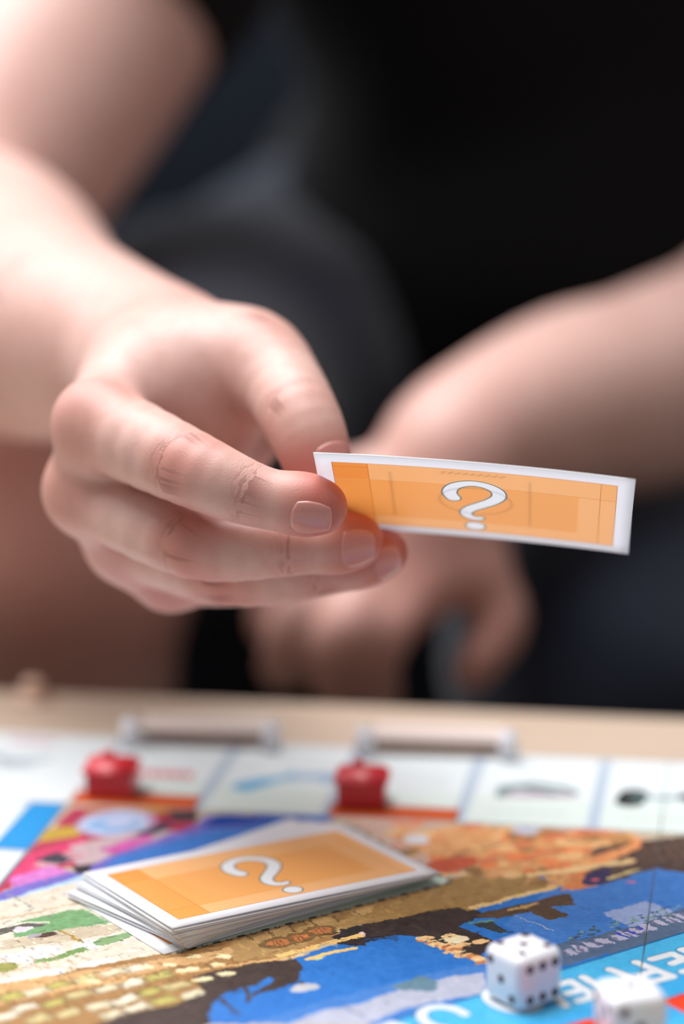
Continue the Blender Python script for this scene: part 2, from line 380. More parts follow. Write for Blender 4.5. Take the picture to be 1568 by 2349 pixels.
for k in range(9000):
    c = np.array([rng.uniform(66, 300), rng.uniform(66, 260)]); q = (c * 5).astype(int); col = pr.a[q[1], q[0]].copy()
    if col[2] > col[0] + 15 and rng.random() < .93: continue
    g = rng.uniform(.62, 1.32); l_, w_ = rng.uniform(.4, 2.6), rng.uniform(.25, .9)
    if rng.random() < .4: l_, w_ = w_, l_
    pr.poly([c, c + ed * l_, c + ed * l_ + en * w_, c + en * w_], np.clip(col * g + rng.uniform(-8, 8, 3), 0, 255), .7)
# banner with white lettering
e0, e1 = board(855, 2349 + 8), board(1568, 2139); ed = (e1 - e0) / np.linalg.norm(e1 - e0); en = np.array([-ed[1], ed[0]])
if en[1] < 0: en = -en
pr.poly([e0 - ed * 260, e0 + ed * 330, e0 + ed * 330 + en * 60, e0 - ed * 260 + en * 60], (84, 188, 234))
pr.stroke([e0 - ed * 260, e0 + ed * 330], .35, (30, 96, 150))
pr.poly([e0 - ed * 260 + en * 21, e0 + ed * 330 + en * 21, e0 + ed * 330 + en * 39, e0 - ed * 260 + en * 39], (70, 176, 230))
RED = (240, 74, 44)
def rounded(pts, r, col):
    pts = [np.asarray(p, float) for p in pts]; pr.poly(pts, col); pr.stroke(pts + [pts[0]], r, col)
ra, rb = board(1352, 2346), board(1542, 2297)
for q0, q1 in ((ra - ed * 46, ra), (rb, rb + ed * 50)):
    rounded([q0, q1, q1 + en * 16, q0 + en * 16], 2.2, (168, 30, 36)); rounded([q0 + en * .4, q1 + en * .4, q1 + en * 16, q0 + en * 16], 1.9, RED)
z1 = dict(ox=1260, oy=2160, sc=5.09)
GL = [[(240, 460), (520, 630)], [(235, 465), (110, 500)], [(380, 560), (210, 605)], [(515, 640), (340, 690)], [(85, 660), (180, 745)],
      [(395, 415), (700, 590)], [(705, 325), (1000, 430)],
      [(1010, 240), (1430, 405)], [(1420, 410), (1180, 470), (1060, 450), (1080, 380), (1240, 340)],
      [(1195, 205), (1430, 140)], [(1430, 145), (1800, 290)], [(1570, 205), (1430, 255)], [(1560, 350), (1720, 310)], [(1545, 95), (1900, 10)], [(1560, 100), (1850, 210)]]
def glyphs(col, r):
    for g in GL: LN(g, r, col, **z1)
    oc = board(1176, 2291)
    for rr in (1,): pr.stroke([oc + ed * math.cos(t) * 6.0 + en * math.sin(t) * 8.0 for t in np.linspace(0, 2 * math.pi, 40)], r, col)
    oc = oc - ed * 21 - en * 1.0
    pr.stroke([oc + ed * 5.5 * math.cos(t) + en * 7.0 * math.sin(t) for t in np.linspace(math.pi * .75, math.pi * 2.05, 24)], r, col)
    pr.stroke([oc - ed * 13 - en * 5, oc - ed * 9 + en * 8], r, col); pr.stroke([oc - ed * 19 - en * 4, oc - ed * 13 - en * 5], r, col)
glyphs((40, 110, 160), 1.75); glyphs((240, 244, 248), 1.45)
pr.noise(12, 700, rng); pr.noise(12, 420, rng); pr.noise(10, 160, rng)
# border squares
def square(side, i, bar, kind):
    """i = 0..8 along a side; drawn in side-local coordinates and mapped to the board"""
    def T(a, b):   # a along the side, b inwards from the outer edge
        return {'far': (a, b), 'left': (b, BD - a), 'near': (BD - a, BD - b), 'right': (BD - b, a)}[side]
    a0 = 66 + i * 41.78; a1 = a0 + 41.78
    def q(x0, y0, x1, y1, c): pr.poly([T(x0, y0), T(x1, y0), T(x1, y1), T(x0, y1)], c)
    q(a0, 0, a1, 66, (192, 206, 220)); q(a0 + 2.0, 1.5, a1 - 2.0, 65.0, (240, 247, 249)); q(a0 + 2.0, 40, a1 - 2.0, 65, (230, 241, 236))
    if bar: q(a0 + .4, 54, a1 - .4, 66, (60, 30, 20)); q(a0 + .8, 54.3, a1 - .8, 65.6, bar)
    def st(pts, r, c): pr.stroke([T(a0 + x, y) for x, y in pts], r, c)
    if kind == 'title':
        for k in range(6):
            st([(11 + k * 4, 33), (13 + k * 4, 37)], 1.1, (214, 96, 104)); st([(13 + k * 4, 33), (11 + k * 4, 36.5)], .9, (214, 96, 104))
        st([(9, 44), (33, 44)], .5, (196, 206, 206))
    elif kind == 'lines':
        for y in (24, 30, 36): st([(8, y), (34, y)], .6, (206, 214, 216))
    elif kind == 'swoosh':
        st([(11, 43), (16, 38), (22, 33), (25, 27)], [4, 3.4, 1.4, .6], (96, 178, 222)); st([(22, 35), (28, 31), (36, 30), (37, 36)], [1.5, 2.6, 3.2, 1], (158, 192, 222))
    elif kind == 'emblem':
        st([(11, 40), (12, 33), (20, 29), (30, 31), (35, 35)], [2, 3, 2.2, 2, 1.2], (116, 142, 142)); st([(14, 39), (22, 38), (32, 37)], 2.4, (196, 176, 190))
        st([(18, 33), (28, 36)], 1.2, (90, 100, 108))
        for k in range(5): st([(9 + k * 5, 54), (12 + k * 5, 54)], .7, (200, 214, 206))
    elif kind == 'train':
        st([(10, 40), (11, 33)], 4.6, (26, 34, 34)); st([(11, 36), (32, 34)], 1.5, (120, 150, 150)); st([(28, 33), (36, 32)], 3.2, (24, 32, 32)); st([(30, 39), (33, 39)], 2.2, (28, 34, 34))
        for k in range(5): st([(9 + k * 5, 54), (12 + k * 5, 54)], .7, (200, 214, 206))
OR, DB = (206, 92, 36), (0, 148, 212)
for i, (b, k) in enumerate([(OR, 'title'), (None, 'swoosh'), (OR, 'lines'), (None, 'emblem'), (None, 'train'), ((150, 206, 232), 'lines'), (None, 'swoosh'), ((150, 206, 232), 'title'), ((150, 206, 232), 'lines')]): square('far', i, b, k)
for i, (b, k) in enumerate([((40, 150, 90), 'title'), ((40, 150, 90), 'lines'), (None, 'swoosh'), ((40, 150, 90), 'lines'), (None, 'train'), (None, 'emblem'), (DB, 'lines'), (None, 'emblem'), (DB, 'lines')]): square('left', i, b, k)
for i in range(9):
    square('near', i, [(206, 40, 50), None, (206, 40, 50), (206, 40, 50), None, (230, 200, 60), (230, 200, 60), None, (230, 200, 60)][i], 'lines')
    square('right', i, [(190, 70, 140), None, (190, 70, 140), (190, 70, 140), None, (240, 150, 50), None, (240, 150, 50), (240, 150, 50)][i], 'lines')
for cx in (0, 1):
    for cy in (0, 1): pr.rect(cx * 442 + .6, cy * 442 + .6, cx * 442 + 65.4, cy * 442 + 65.4, (236, 244, 246))
pr.stroke([(6, 20), (14, 30), (26, 24), (36, 30), (48, 26)], [2, 3, 2, 3.4, 1.4], (172, 186, 196)); pr.stroke([(8, 34), (30, 38), (44, 34)], 1.6, (186, 198, 202))
pr.stroke([(30, 8), (44, 9)], 1.8, (222, 176, 190)); pr.stroke([(6, 7), (20, 8)], 1.5, (214, 190, 208)); pr.stroke([(10, 54), (40, 54)], 1.0, (208, 220, 216))
pr.rect(66, 65.5, 442, 66.3, (150, 160, 170)); pr.rect(65.5, 66, 66.3, 442, (90, 110, 130))
# printed spiral-bound panel where the cards lie
ca = board(415, 2178); cb = board(1015, 2024); cu = (cb - ca) / np.linalg.norm(cb - ca); cv = np.array([cu[1], -cu[0]])
if cv[1] > 0: cv = -cv
PL, PD = 92.0, 56.0; c0 = ca - cu * 3.4 - cv * 1.2
pr.poly([c0, c0 + cu * PL, c0 + cu * PL + cv * PD, c0 + cv * PD], (206, 224, 216))
for k in range(24):
    q = c0 + cu * (2.4 + k * 3.85)
    for qq, nn, uu in ((q, -cv, cu), (q + cv * PD, cv, cu)):
        if k % 2: pr.stroke([qq - uu * .7, qq + uu * .7], .62, (34, 30, 34))
        else: pr.stroke([qq + nn * .2 + uu * .8, qq + nn * .9, qq + nn * .6 - uu * .9, qq - nn * .3 - uu * .6], .2, (50, 46, 48))
for k in range(14):
    q = c0 + cv * (2.4 + k * 3.85)
    for qq, nn, uu in ((q, -cu, cv), (q + cu * PL, cu, cv)):
        if k % 2: pr.stroke([qq - uu * .7, qq + uu * .7], .62, (34, 30, 34))
        else: pr.stroke([qq + nn * .2 + uu * .8, qq + nn * .9, qq + nn * .6 - uu * .9, qq - nn * .3 - uu * .6], .2, (50, 46, 48))
g_ = pr.a.mean(2, keepdims=True); pr.a = np.clip(g_ + (pr.a - g_) * 1.12, 0, 255) * .90
BOARD_MAT = print_mat('printed_board_face', pr.image('board_print'), 0.42, 0.12)
BOARD_EDGE = mat('board_backing', (222, 224, 226), 0.7)

game = empty('game_board', bworld(0, 0, 0), BW)
tag(game, 'large folding game board with city picture and white border squares on the table', 'game board')
def board_panel(u0, u1):
    t = 2.6
    b = bmesh.new(); bmesh.ops.create_cube(b, size=1.0)
    bmesh.ops.scale(b, vec=((u1 - u0) / 1000, BD / 1000, t / 1000), verts=b.verts)
    bmesh.ops.bevel(b, geom=list(b.edges), offset=0.00022, segments=2, affect='EDGES')
    bmesh.ops.translate(b, vec=((u0 + u1) / 2000, -BD / 2000, -t / 2000), verts=b.verts)
    uvl = b.loops.layers.uv.new('UVMap')
    for f in b.faces:
        f.material_index = 0 if f.normal.z > 0.3 else 1
        for l in f.loops: l[uvl].uv = (l.vert.co.x * 1000 / BD, 1 + l.vert.co.y * 1000 / BD)
    me = bm_mesh('board_panel', b); me.materials.append(BOARD_MAT); me.materials.append(BOARD_EDGE)
    return obj('board_panel', me, None, game)
board_panel(0, 253.85); board_panel(254.15, BD)

# ------------------------------------------------------------------ question-mark cards
CL, CW, CT = 86.0, 52.4, 0.30
CK = 1.022                     # cards are this much larger than the 86 x 52.4 drawing
def card_print():
    c = Print(CL, CW, 14.0, (240, 240, 245)); fy = lambda y: CW - y
    def rc(x0, y0, x1, y1, col, a=1.0): c.rect(x0, fy(y1), x1, fy(y0), col, a)
    rc(4.4, 4.5, 81.5, 47.2, (176, 96, 40)); rc(4.55, 4.65, 81.35, 47.05, (246, 174, 100))
    B_, LN_ = (249, 188, 126), (206, 126, 52)
    rc(14.2, 36.4, 77.2, 47.0, B_); rc(14.2, 4.7, 72, 11.2, B_); rc(71.2, 4.7, 81.3, 36, B_); rc(4.6, 12, 14.2, 36, (242, 164, 84)); rc(14.2, 11.2, 20, 36.4, (246, 170, 94), .6)
    rc(4.6, 36.4, 14.2, 47.0, (244, 158, 76)); rc(77.2, 36.4, 81.3, 47, (247, 184, 116)); rc(4.6, 4.7, 14.2, 12, (244, 162, 80))
    for x in (14.1, 77.1): c.stroke([(x, fy(4.7)), (x, fy(47))], .09, LN_)
    for y in (44.6,): c.stroke([(4.6, fy(y)), (14.1, fy(y))], .09, LN_)
    c.stroke([(14.1, fy(36.4)), (81.3, fy(36.4))], .07, LN_, .7); c.stroke([(14.1, fy(11.6)), (72, fy(11.6))], .05, LN_, .5); c.stroke([(4.6, fy(12)), (14.1, fy(12))], .08, LN_)
    hook = [(36.9, 27.6), (35.9, 31.2), (36.9, 35.0), (39.6, 37.6), (43.2, 38.5), (46.8, 37.2), (49.2, 34.2), (49.4, 30.6), (47.6, 27.2), (44.6, 24.0), (41.6, 21.0), (40.2, 18.2), (40.6, 15.6), (42.6, 14.2), (44.4, 14.6)]
    rad = [1.9, 1.9, 1.75, 1.6, 1.55, 1.6, 1.75, 1.85, 1.85, 1.8, 1.7, 1.6, 1.35, 1.1, .9]
    P2 = [(x, fy(y)) for x, y in hook]
    sm = []; sr = []
    for i in range(len(P2) - 1):          # Catmull-Rom through the hook
        p0, p1, p2, p3 = [np.array(P2[min(max(k, 0), len(P2) - 1)]) for k in (i - 1, i, i + 1, i + 2)]
        for t in np.linspace(0, 1, 6, endpoint=False):
            sm.append(.5 * (2 * p1 + (p2 - p0) * t + (2 * p0 - 5 * p1 + 4 * p2 - p3) * t * t + (3 * p1 - p0 - 3 * p2 + p3) * t ** 3)); sr.append(rad[i] + (rad[i + 1] - rad[i]) * t)
    sr = np.array(sr)
    c.stroke(sm, sr + .42, (96, 116, 108)); c.oval((42.6, fy(8.6)), 3.05, 2.95, (96, 116, 108))
    c.stroke(sm, sr, (238, 240, 244)); c.oval((42.6, fy(8.6)), 2.65, 2.55, (238, 240, 244))
    return c.image('card_front')
def card_back_print():
    c = Print(CL, CW, 8.0, (243, 243, 246))
    for t in np.linspace(0, 2 * math.pi, 40): pass
    c.stroke([(43 + 10 * math.cos(t), 26 + 9 * math.sin(t)) for t in np.linspace(0, 2 * math.pi, 50)], .35, (200, 200, 206))
    for x in (20, 58): c.stroke([(x, 10), (x, 40)], .35, (205, 205, 210))
    for k in range(9): c.stroke([(34 + k * 2, 8.5), (35.2 + k * 2, 7.2)], .3, (180, 180, 190))
    return c.image('card_back')
CARD_F = print_mat('orange_card_print', card_print(), 0.4, 0.25, 0.6)
CARD_B = print_mat('white_card_back', card_back_print(), 0.5, 0.0, 0.6)
CARD_P = print_mat('pile_card_print', bpy.data.images['card_front'], 0.4, 0.25)
CARD_W = mat('pile_card_back', (244, 244, 248), 0.6)
CARD_E = mat('card_edge', (246, 246, 250), 0.7)
def card_mesh(bow=0.0, curl=0.0, nx=26, ny=8, mats=None):
    """lies in x 0..CL, y 0..CW; the orange face looks to +z; bow in mm over the length"""
    xs = np.linspace(0, CL, nx + 1); ys = np.linspace(0, CW, ny + 1); V = []; Fc = []; uv = []; mi = []
    def zz(x, y): t = x / CL; return bow * 4 * t * (1 - t) + curl * t * t * t + curl * .3 * (y / CW) ** 2 * t
    for s in (1, -1):
        for y in ys:
            for x in xs: V.append((x * CK / 1000, y * CK / 1000, (zz(x, y) + s * CT / 2) / 1000))
    n1 = nx + 1; off = n1 * (ny + 1)
    for j in range(ny):
        for i in range(nx):
            a = j * n1 + i; Fc.append((a, a + 1, a + 1 + n1, a + n1)); mi.append(0)
            Fc.append((off + a, off + a + n1, off + a + n1 + 1, off + a + 1)); mi.append(1)
    for i in range(nx):
        Fc.append((off + i, off + i + 1, i + 1, i)); b = ny * n1 + i; Fc.append((b, b + 1, off + b + 1, off + b)); mi += [2, 2]
    for j in range(ny):
        a = j * n1; Fc.append((off + a + n1, off + a, a, a + n1)); b = j * n1 + nx; Fc.append((off + b, off + b + n1, b + n1, b)); mi += [2, 2]
    me = mesh_np('game_card', np.array(V), np.array(Fc), False)
    u = me.uv_layers.new(name='UVMap'); vi = np.empty(len(me.loops), np.int32); me.loops.foreach_get('vertex_index', vi)
    Va = np.array(V)[vi]; uvs = np.stack([Va[:, 0] * 1000 / CL / CK, Va[:, 1] * 1000 / CW / CK], 1)
    u.data.foreach_set('uv', uvs.ravel().astype(np.float32))
    for q in mats or (CARD_P, CARD_W, CARD_E): me.materials.append(q)
    me.polygons.foreach_set('material_index', np.array(mi, np.int32))
    return me
def place(o, org, ex, ey):
    """put the mesh's x, y axes along ex, ey (world, mm origin)"""
    ex = np.asarray(ex, float); ex /= np.linalg.norm(ex); ey = np.asarray(ey, float); ey -= ex * (ey @ ex); ey /= np.linalg.norm(ey); ez = np.cross(ex, ey)
    mm = Matrix.Identity(4); t = to_m(org)
    for i in range(3): mm[i][0], mm[i][1], mm[i][2], mm[i][3] = ex[i], ey[i], ez[i], t[i]
    o.matrix_world = mm

# the held card: top left, top right and bottom right corners
hTL, hTR, hBR = P(718, 1038, 647.7 * CK), P(1457, 1100, 638.0 * CK), P(1440, 1270, 686.3 * CK)
hEX = hTR - hTL; hEY = hTR - hBR; hO = hBR - hEX / np.linalg.norm(hEX) * CL * CK
held = obj('game_card', card_mesh(bow=-1.1, mats=(CARD_F, CARD_B, CARD_E)))
place(held, hO, hEX, hEY)
tag(held, 'orange question mark card with white border held between thumb and fingers', 'card')

# the pile: measured print corners of the top card
def solve_rect(pxs, L_, W_, guess):
    a, b, c = [ray(*q) for q in pxs]; x = np.array(guess, float)
    def E(x): return np.array([np.linalg.norm(a * x[0] - b * x[1]) - W_, np.linalg.norm(b * x[1] - c * x[2]) - L_, (a * x[0] - b * x[1]) @ (c * x[2] - b * x[1]) / 50])
    for _ in range(200):
        e = E(x); J = np.array([(E(x + np.eye(3)[k] * 1e-3) - e) / 1e-3 for k in range(3)]).T
        x = x - .2 * np.linalg.lstsq(J, e, rcond=None)[0]
    return [CAM + q * t for q, t in zip((a, b, c), x)]
qL, qB, qR = solve_rect(((243, 2008), (410, 2111), (955, 1998)), 76.9 * CK, 42.7 * CK, (670, 640, 670))
tex = (qR - qB) / np.linalg.norm(qR - qB); tey = (qL - qB) / np.linalg.norm(qL - qB)
tO = qB - tex * 4.45 * CK - tey * 4.55 * CK
PILE = 20
shared = card_mesh(0, 0, 10, 4)
ang_top = math.atan2(tex[1], tex[0]); rnd = random.Random(5)
for k in range(PILE):
    f = k / (PILE - 1)
    if k == PILE - 1:
        o = obj('game_card', card_mesh(0.25, 0.0)); place(o, tO, tex, tey)
        tag(o, 'orange question mark card lying face up on top of the white pile', 'card', 'cards in the pile'); continue
    o = obj('game_card', shared if k % 3 else card_mesh(0, -0.1 - .15 * rnd.random(), 10, 4))
    # lower cards lie flatter and are turned and shifted a little, which fans their left ends
    nx_ = np.array([tex[0], tex[1], tex[2] * f]); ny_ = np.array([tey[0], tey[1], tey[2] * f])
    g = 1 - f
    da = R((1.2 if k > 12 else 5.0 if k > 6 else 9.5) * (.75 + .5 * rnd.random()) * min(1, g * 2.2)) if k else R(3.0)
    ca_, sa_ = math.cos(da), math.sin(da)
    ex_ = np.array([nx_[0] * ca_ - nx_[1] * sa_, nx_[0] * sa_ + nx_[1] * ca_, nx_[2]]); ey_ = np.array([ny_[0] * ca_ - ny_[1] * sa_, ny_[0] * sa_ + ny_[1] * ca_, ny_[2]])
    px_, py_ = CL * .10 * CK, CW * .26 * CK                       # the cards turn about a point near their left end
    ctr = tO + tex * px_ + tey * py_
    z = 0.25 + (ctr[2] - 0.34 - 0.25) * f
    ctr = np.array([ctr[0], ctr[1], z]) + np.array([tex[0], tex[1], 0]) * (1.6 * g + rnd.uniform(-.5, .5) - (5 if k == 0 else 0)) + np.array([tey[0], tey[1], 0]) * (1.2 * g + rnd.uniform(-.4, .4))
    place(o, ctr - ex_ / np.linalg.norm(ex_) * px_ - ey_ / np.linalg.norm(ey_) * py_, ex_, ey_)
    tag(o, 'white-edged game card inside the pile under the orange top card' if k else 'lowest white card of the pile, its corner sticking out at the near left', 'card', 'cards in the pile')

# ------------------------------------------------------------------ dice
DIE_W = mat('white_die_plastic', (236, 236, 242), 0.28, 0.5, Coat_Weight=0.3, Subsurface_Weight=0.15)
DIE_W.node_tree.nodes['Principled BSDF'].inputs['Subsurface Scale'].default_value = 0.002
PIP = mat('dark_red_pip', (62, 8, 26), 0.3)
die_me = bm_mesh('die', box_bm(0.016, 0.016, 0.016, 0.0030, 5), True); die_me.materials.append(DIE_W)
bmp = bmesh.new(); bmesh.ops.create_uvsphere(bmp, u_segments=14, v_segments=8, radius=0.00135); bmesh.ops.scale(bmp, vec=(1, 1, .16), verts=bmp.verts)
pip_me = bm_mesh('pip', bmp, True); pip_me.materials.append(PIP)
PIPS = {1: [(0, 0)], 2: [(-1, -1), (1, 1)], 3: [(-1, 1), (0, 0), (1, -1)], 4: [(-1, -1), (-1, 1), (1, -1), (1, 1)], 5: [(-1, -1), (-1, 1), (1, -1), (1, 1), (0, 0)], 6: [(-1, -1), (0, -1), (1, -1), (-1, 1), (0, 1), (1, 1)]}
def die(corner, ang, faces, label):
    """corner: nearest bottom corner on the board (mm); faces = values on right, left, top, back of right, back of left, bottom"""
    e1 = np.array([math.cos(ang), math.sin(ang)]); e2 = np.array([-e1[1], e1[0]])
    c = corner[:2] + (e1 + e2) * 7.6
    root = obj('die', die_me); root.location = to_m((c[0], c[1], 7.62)); root.rotation_euler = (0, 0, ang)
    root.scale = (.95, .95, .95)
    tag(root, label, 'die', 'dice on the board')
    X, Y, Z = Vector((1, 0, 0)), Vector((0, 1, 0)), Vector((0, 0, 1))
    for val, n, a, b in zip(faces, (-Y, -X, Z, Y, X, -Z), (X, -Y, X, -X, Y, X), (Z, Z, Y, Z, Z, -Y)):
        for (i, j) in PIPS[val]:
            p = obj('pip', pip_me, None, root); mm = Matrix((a, b, n)).transposed().to_4x4()
            mm.translation = n * 0.00796 + a * i * 0.0044 + b * j * 0.0044; p.matrix_local = mm
d1 = G(1192, 2332)
die(d1, R(36), (6, 3, 5, 1, 4, 2), 'white die with dark red pips showing six and three')
d2 = G(1402, 2298, 15.2)
die(d2, R(13), (3, 5, 1, 4, 2, 6), 'white die at the red banner showing one pip on top')

# ------------------------------------------------------------------ red hotels
RED_P = mat('red_plastic', (206, 22, 40), 0.42, 0.6, noise=0.04, Coat_Weight=0.6)
RED_P.node_tree.nodes['Principled BSDF'].inputs['Coat Roughness'].default_value = 0.45
def hotel_meshes():
    b = box_bm(12.4e-3, 10e-3, 7.6e-3, 0.5e-3, 2, at=(0, 0, 3.8e-3)); body = bm_mesh('body', b)
    prof = [(-5.9, 6.6), (5.9, 6.6), (5.9, 7.4), (1.6, 9.9), (-1.6, 9.9), (-5.9, 7.4)]
    b = bmesh.new(); L_, R_ = [], []
    for y, z in prof:
        L_.append(b.verts.new((-7.2e-3, y / 1000, z / 1000))); R_.append(b.verts.new((7.2e-3, y / 1000, z / 1000)))
    b.faces.new(L_); b.faces.new(R_[::-1])
    for i in range(6): j = (i + 1) % 6; b.faces.new((L_[j], L_[i], R_[i], R_[j]))
    for v in L_ + R_:
        if v.co.z > 9e-3: v.co.x *= 0.8
    bmesh.ops.recalc_face_normals(b, faces=b.faces)
    bmesh.ops.bevel(b, geom=list(b.edges), offset=0.6e-3, segments=3, affect='EDGES')
    roof = bm_mesh('roof', b, True)
    chim = bm_mesh('chimney', box_bm(3e-3, 3e-3, 2e-3, .5e-3, 2, at=(-1.0e-3, 0.4e-3, 10.2e-3)))
    body.materials.append(RED_P); roof.materials.append(RED_P); chim.materials.append(RED_P)
    return body, roof, chim
hb, hr, hc = hotel_meshes()
def hotel(u, v, rz, label):
    r = empty('toy_hotel', bworld(u, v, 0.02), BW + rz); r.scale = (1.22, 1.22, 1.22); tag(r, label, 'toy hotel', 'red toy hotels')
    obj('body', hb, None, r); obj('roof', hr, None, r); obj('chimney', hc, None, r)
hotel(77.6, 54.0, R(3), 'red plastic toy hotel beside the square with red lettering')
hotel(159.2, 52.0, R(5), 'red plastic toy hotel beside the square with the blue swoosh')

# ------------------------------------------------------------------ white clips along the board's far edge
BAR = mat('pale_pink_plastic', (216, 200, 192), 0.35)
CLIP = mat('pale_translucent_plastic', (242, 242, 248), 0.3, Transmission_Weight=0.25, Subsurface_Weight=0.0)
GAP_SHADE = mat('brown_gap_shade', (112, 62, 54), 0.5)  # shade of the gap under the bar, made as a dark brown block
def clip(u0, v0, u1, v1, label):
    a = np.array([u0, v0]); b = np.array([u1, v1]); d = b - a; L_ = np.linalg.norm(d)
    r = empty('plastic_clip', bworld(*((a + b) / 2), 0.02), BW - math.atan2(d[1], d[0])); tag(r, label, 'clip', 'white plastic clips on the board edge')
    for s in (-1, 1):
        p = obj('peg', bm_mesh('peg', cyl_bm(3.8e-3, 2.6e-3, 10.4e-3, 24, 1.2e-3, at=(0, 0, 5.2e-3)), True), CLIP, r); p.location = (s * L_ / 2000, 0, 0)
    obj('bar', bm_mesh('bar', box_bm((L_ - 4) / 1000, 15e-3, 2.2e-3, 0.7e-3, 3, at=(0, 9e-3, 5.4e-3))), BAR, r)
    tag(obj('gap_shade', bm_mesh('gap_shade', box_bm((L_ - 5) / 1000, 13e-3, 2.2e-3, 0.5e-3, 2, at=(0, 9.5e-3, 3.1e-3))), GAP_SHADE, r), 'dark brown block standing for the shade under the bar')
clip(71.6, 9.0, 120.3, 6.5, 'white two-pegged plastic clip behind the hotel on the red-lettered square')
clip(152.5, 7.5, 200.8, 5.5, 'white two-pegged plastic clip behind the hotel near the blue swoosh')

# ------------------------------------------------------------------ pale pawn at the table's far edge
def lathe(name, prof, seg=28):
    V = []; Fc = []; n = len(prof)
    for i in range(seg):
        t = 2 * math.pi * i / seg
        for r_, z_ in prof: V.append((r_ * math.cos(t), r_ * math.sin(t), z_))
    for i in range(seg):
        for k in range(n - 1): a = i * n + k; b = ((i + 1) % seg) * n + k; Fc.append((a, b, b + 1, a + 1))
    return mesh_np(name, np.array(V), np.array(Fc))
pg = empty('game_pawn', bworld(20, -46, -2.98)); pg.scale = (.85, .85, .62); tag(pg, 'small pale beige pawn on the far edge of the table', 'pawn')
PAWN = mat('pale_wood_pawn', (214, 178, 156), 0.5, noise=0.05)
obj('base', lathe('base', [(1e-5, 0), (8.5e-3, 0), (9e-3, .8e-3), (8.5e-3, 2e-3), (6e-3, 3.2e-3), (4.6e-3, 5e-3), (1e-5, 5.2e-3)]), PAWN, pg)
obj('head', lathe('head', [(1e-5, 4.6e-3)] + [(4.9e-3 * math.sin(t), 8.6e-3 - 4.9e-3 * math.cos(t)) for t in np.linspace(.5, math.pi - .02, 12)]), PAWN, pg)

# ------------------------------------------------------------------ the seated player
# The figure is one surface: rounded limbs given by their joints (measured on the photo, mm) and radii, blended
# where flesh blends, and turned into a mesh.
f32 = np.float32
def cone(p, a, b, ra, rb):
    a = np.asarray(a, f32); d = np.asarray(b, f32) - a; q = p - a
    t = np.clip((q @ d) / max(float(d @ d), 1e-6), 0, 1)
    return np.sqrt(((q - t[:, None] * d) ** 2).sum(1)) - (ra + (rb - ra) * t)
def ell(p, c, ax, r):
    """ellipsoid with axes ax (3 rows, orthonormal) and radii r"""
    q = (p - np.asarray(c, f32)) @ np.asarray(ax, f32).T; r = np.asarray(r, f32)
    k0 = np.sqrt(((q / r) ** 2).sum(1)); k1 = np.sqrt(((q / r ** 2) ** 2).sum(1)) + 1e-9
    return k0 * (k0 - 1) / k1
def smin(a, b, k):
    h = np.maximum(k - np.abs(a - b), 0) / k; return np.minimum(a, b) - h * h * k * .25
def smax(a, b, k): return -smin(-a, -b, k)
def chain(p, pts, rad, k=2.0):
    D = None
    for i in range(len(pts) - 1):
        d = cone(p, pts[i], pts[i + 1], rad[i], rad[i + 1]); D = d if D is None else smin(D, d, k)
    return D
def spline(pts, rad, n=6):
    """Catmull-Rom through joints and radii"""
    A = np.column_stack([np.asarray(pts, float), np.asarray(rad, float)]); out = []
    A = np.vstack([A[0] * 2 - A[1], A, A[-1] * 2 - A[-2]])
    for i in range(1, len(A) - 2):
        p0, p1, p2, p3 = A[i - 1:i + 3]
        for t in np.linspace(0, 1, n, endpoint=False):
            out.append(.5 * (2 * p1 + (p2 - p0) * t + (2 * p0 - 5 * p1 + 4 * p2 - p3) * t * t + (3 * p1 - p0 - 3 * p2 + p3) * t ** 3))
    out.append(A[-2]); return np.array(out)
def tube(p, pts, rad, n=6, k=1.2):
    S_ = spline(pts, rad, n); D = None
    for i in range(len(S_) - 1):
        d = cone(p, S_[i, :3], S_[i + 1, :3], S_[i, 3], S_[i + 1, 3]); D = d if D is None else smin(D, d, k)
    return D
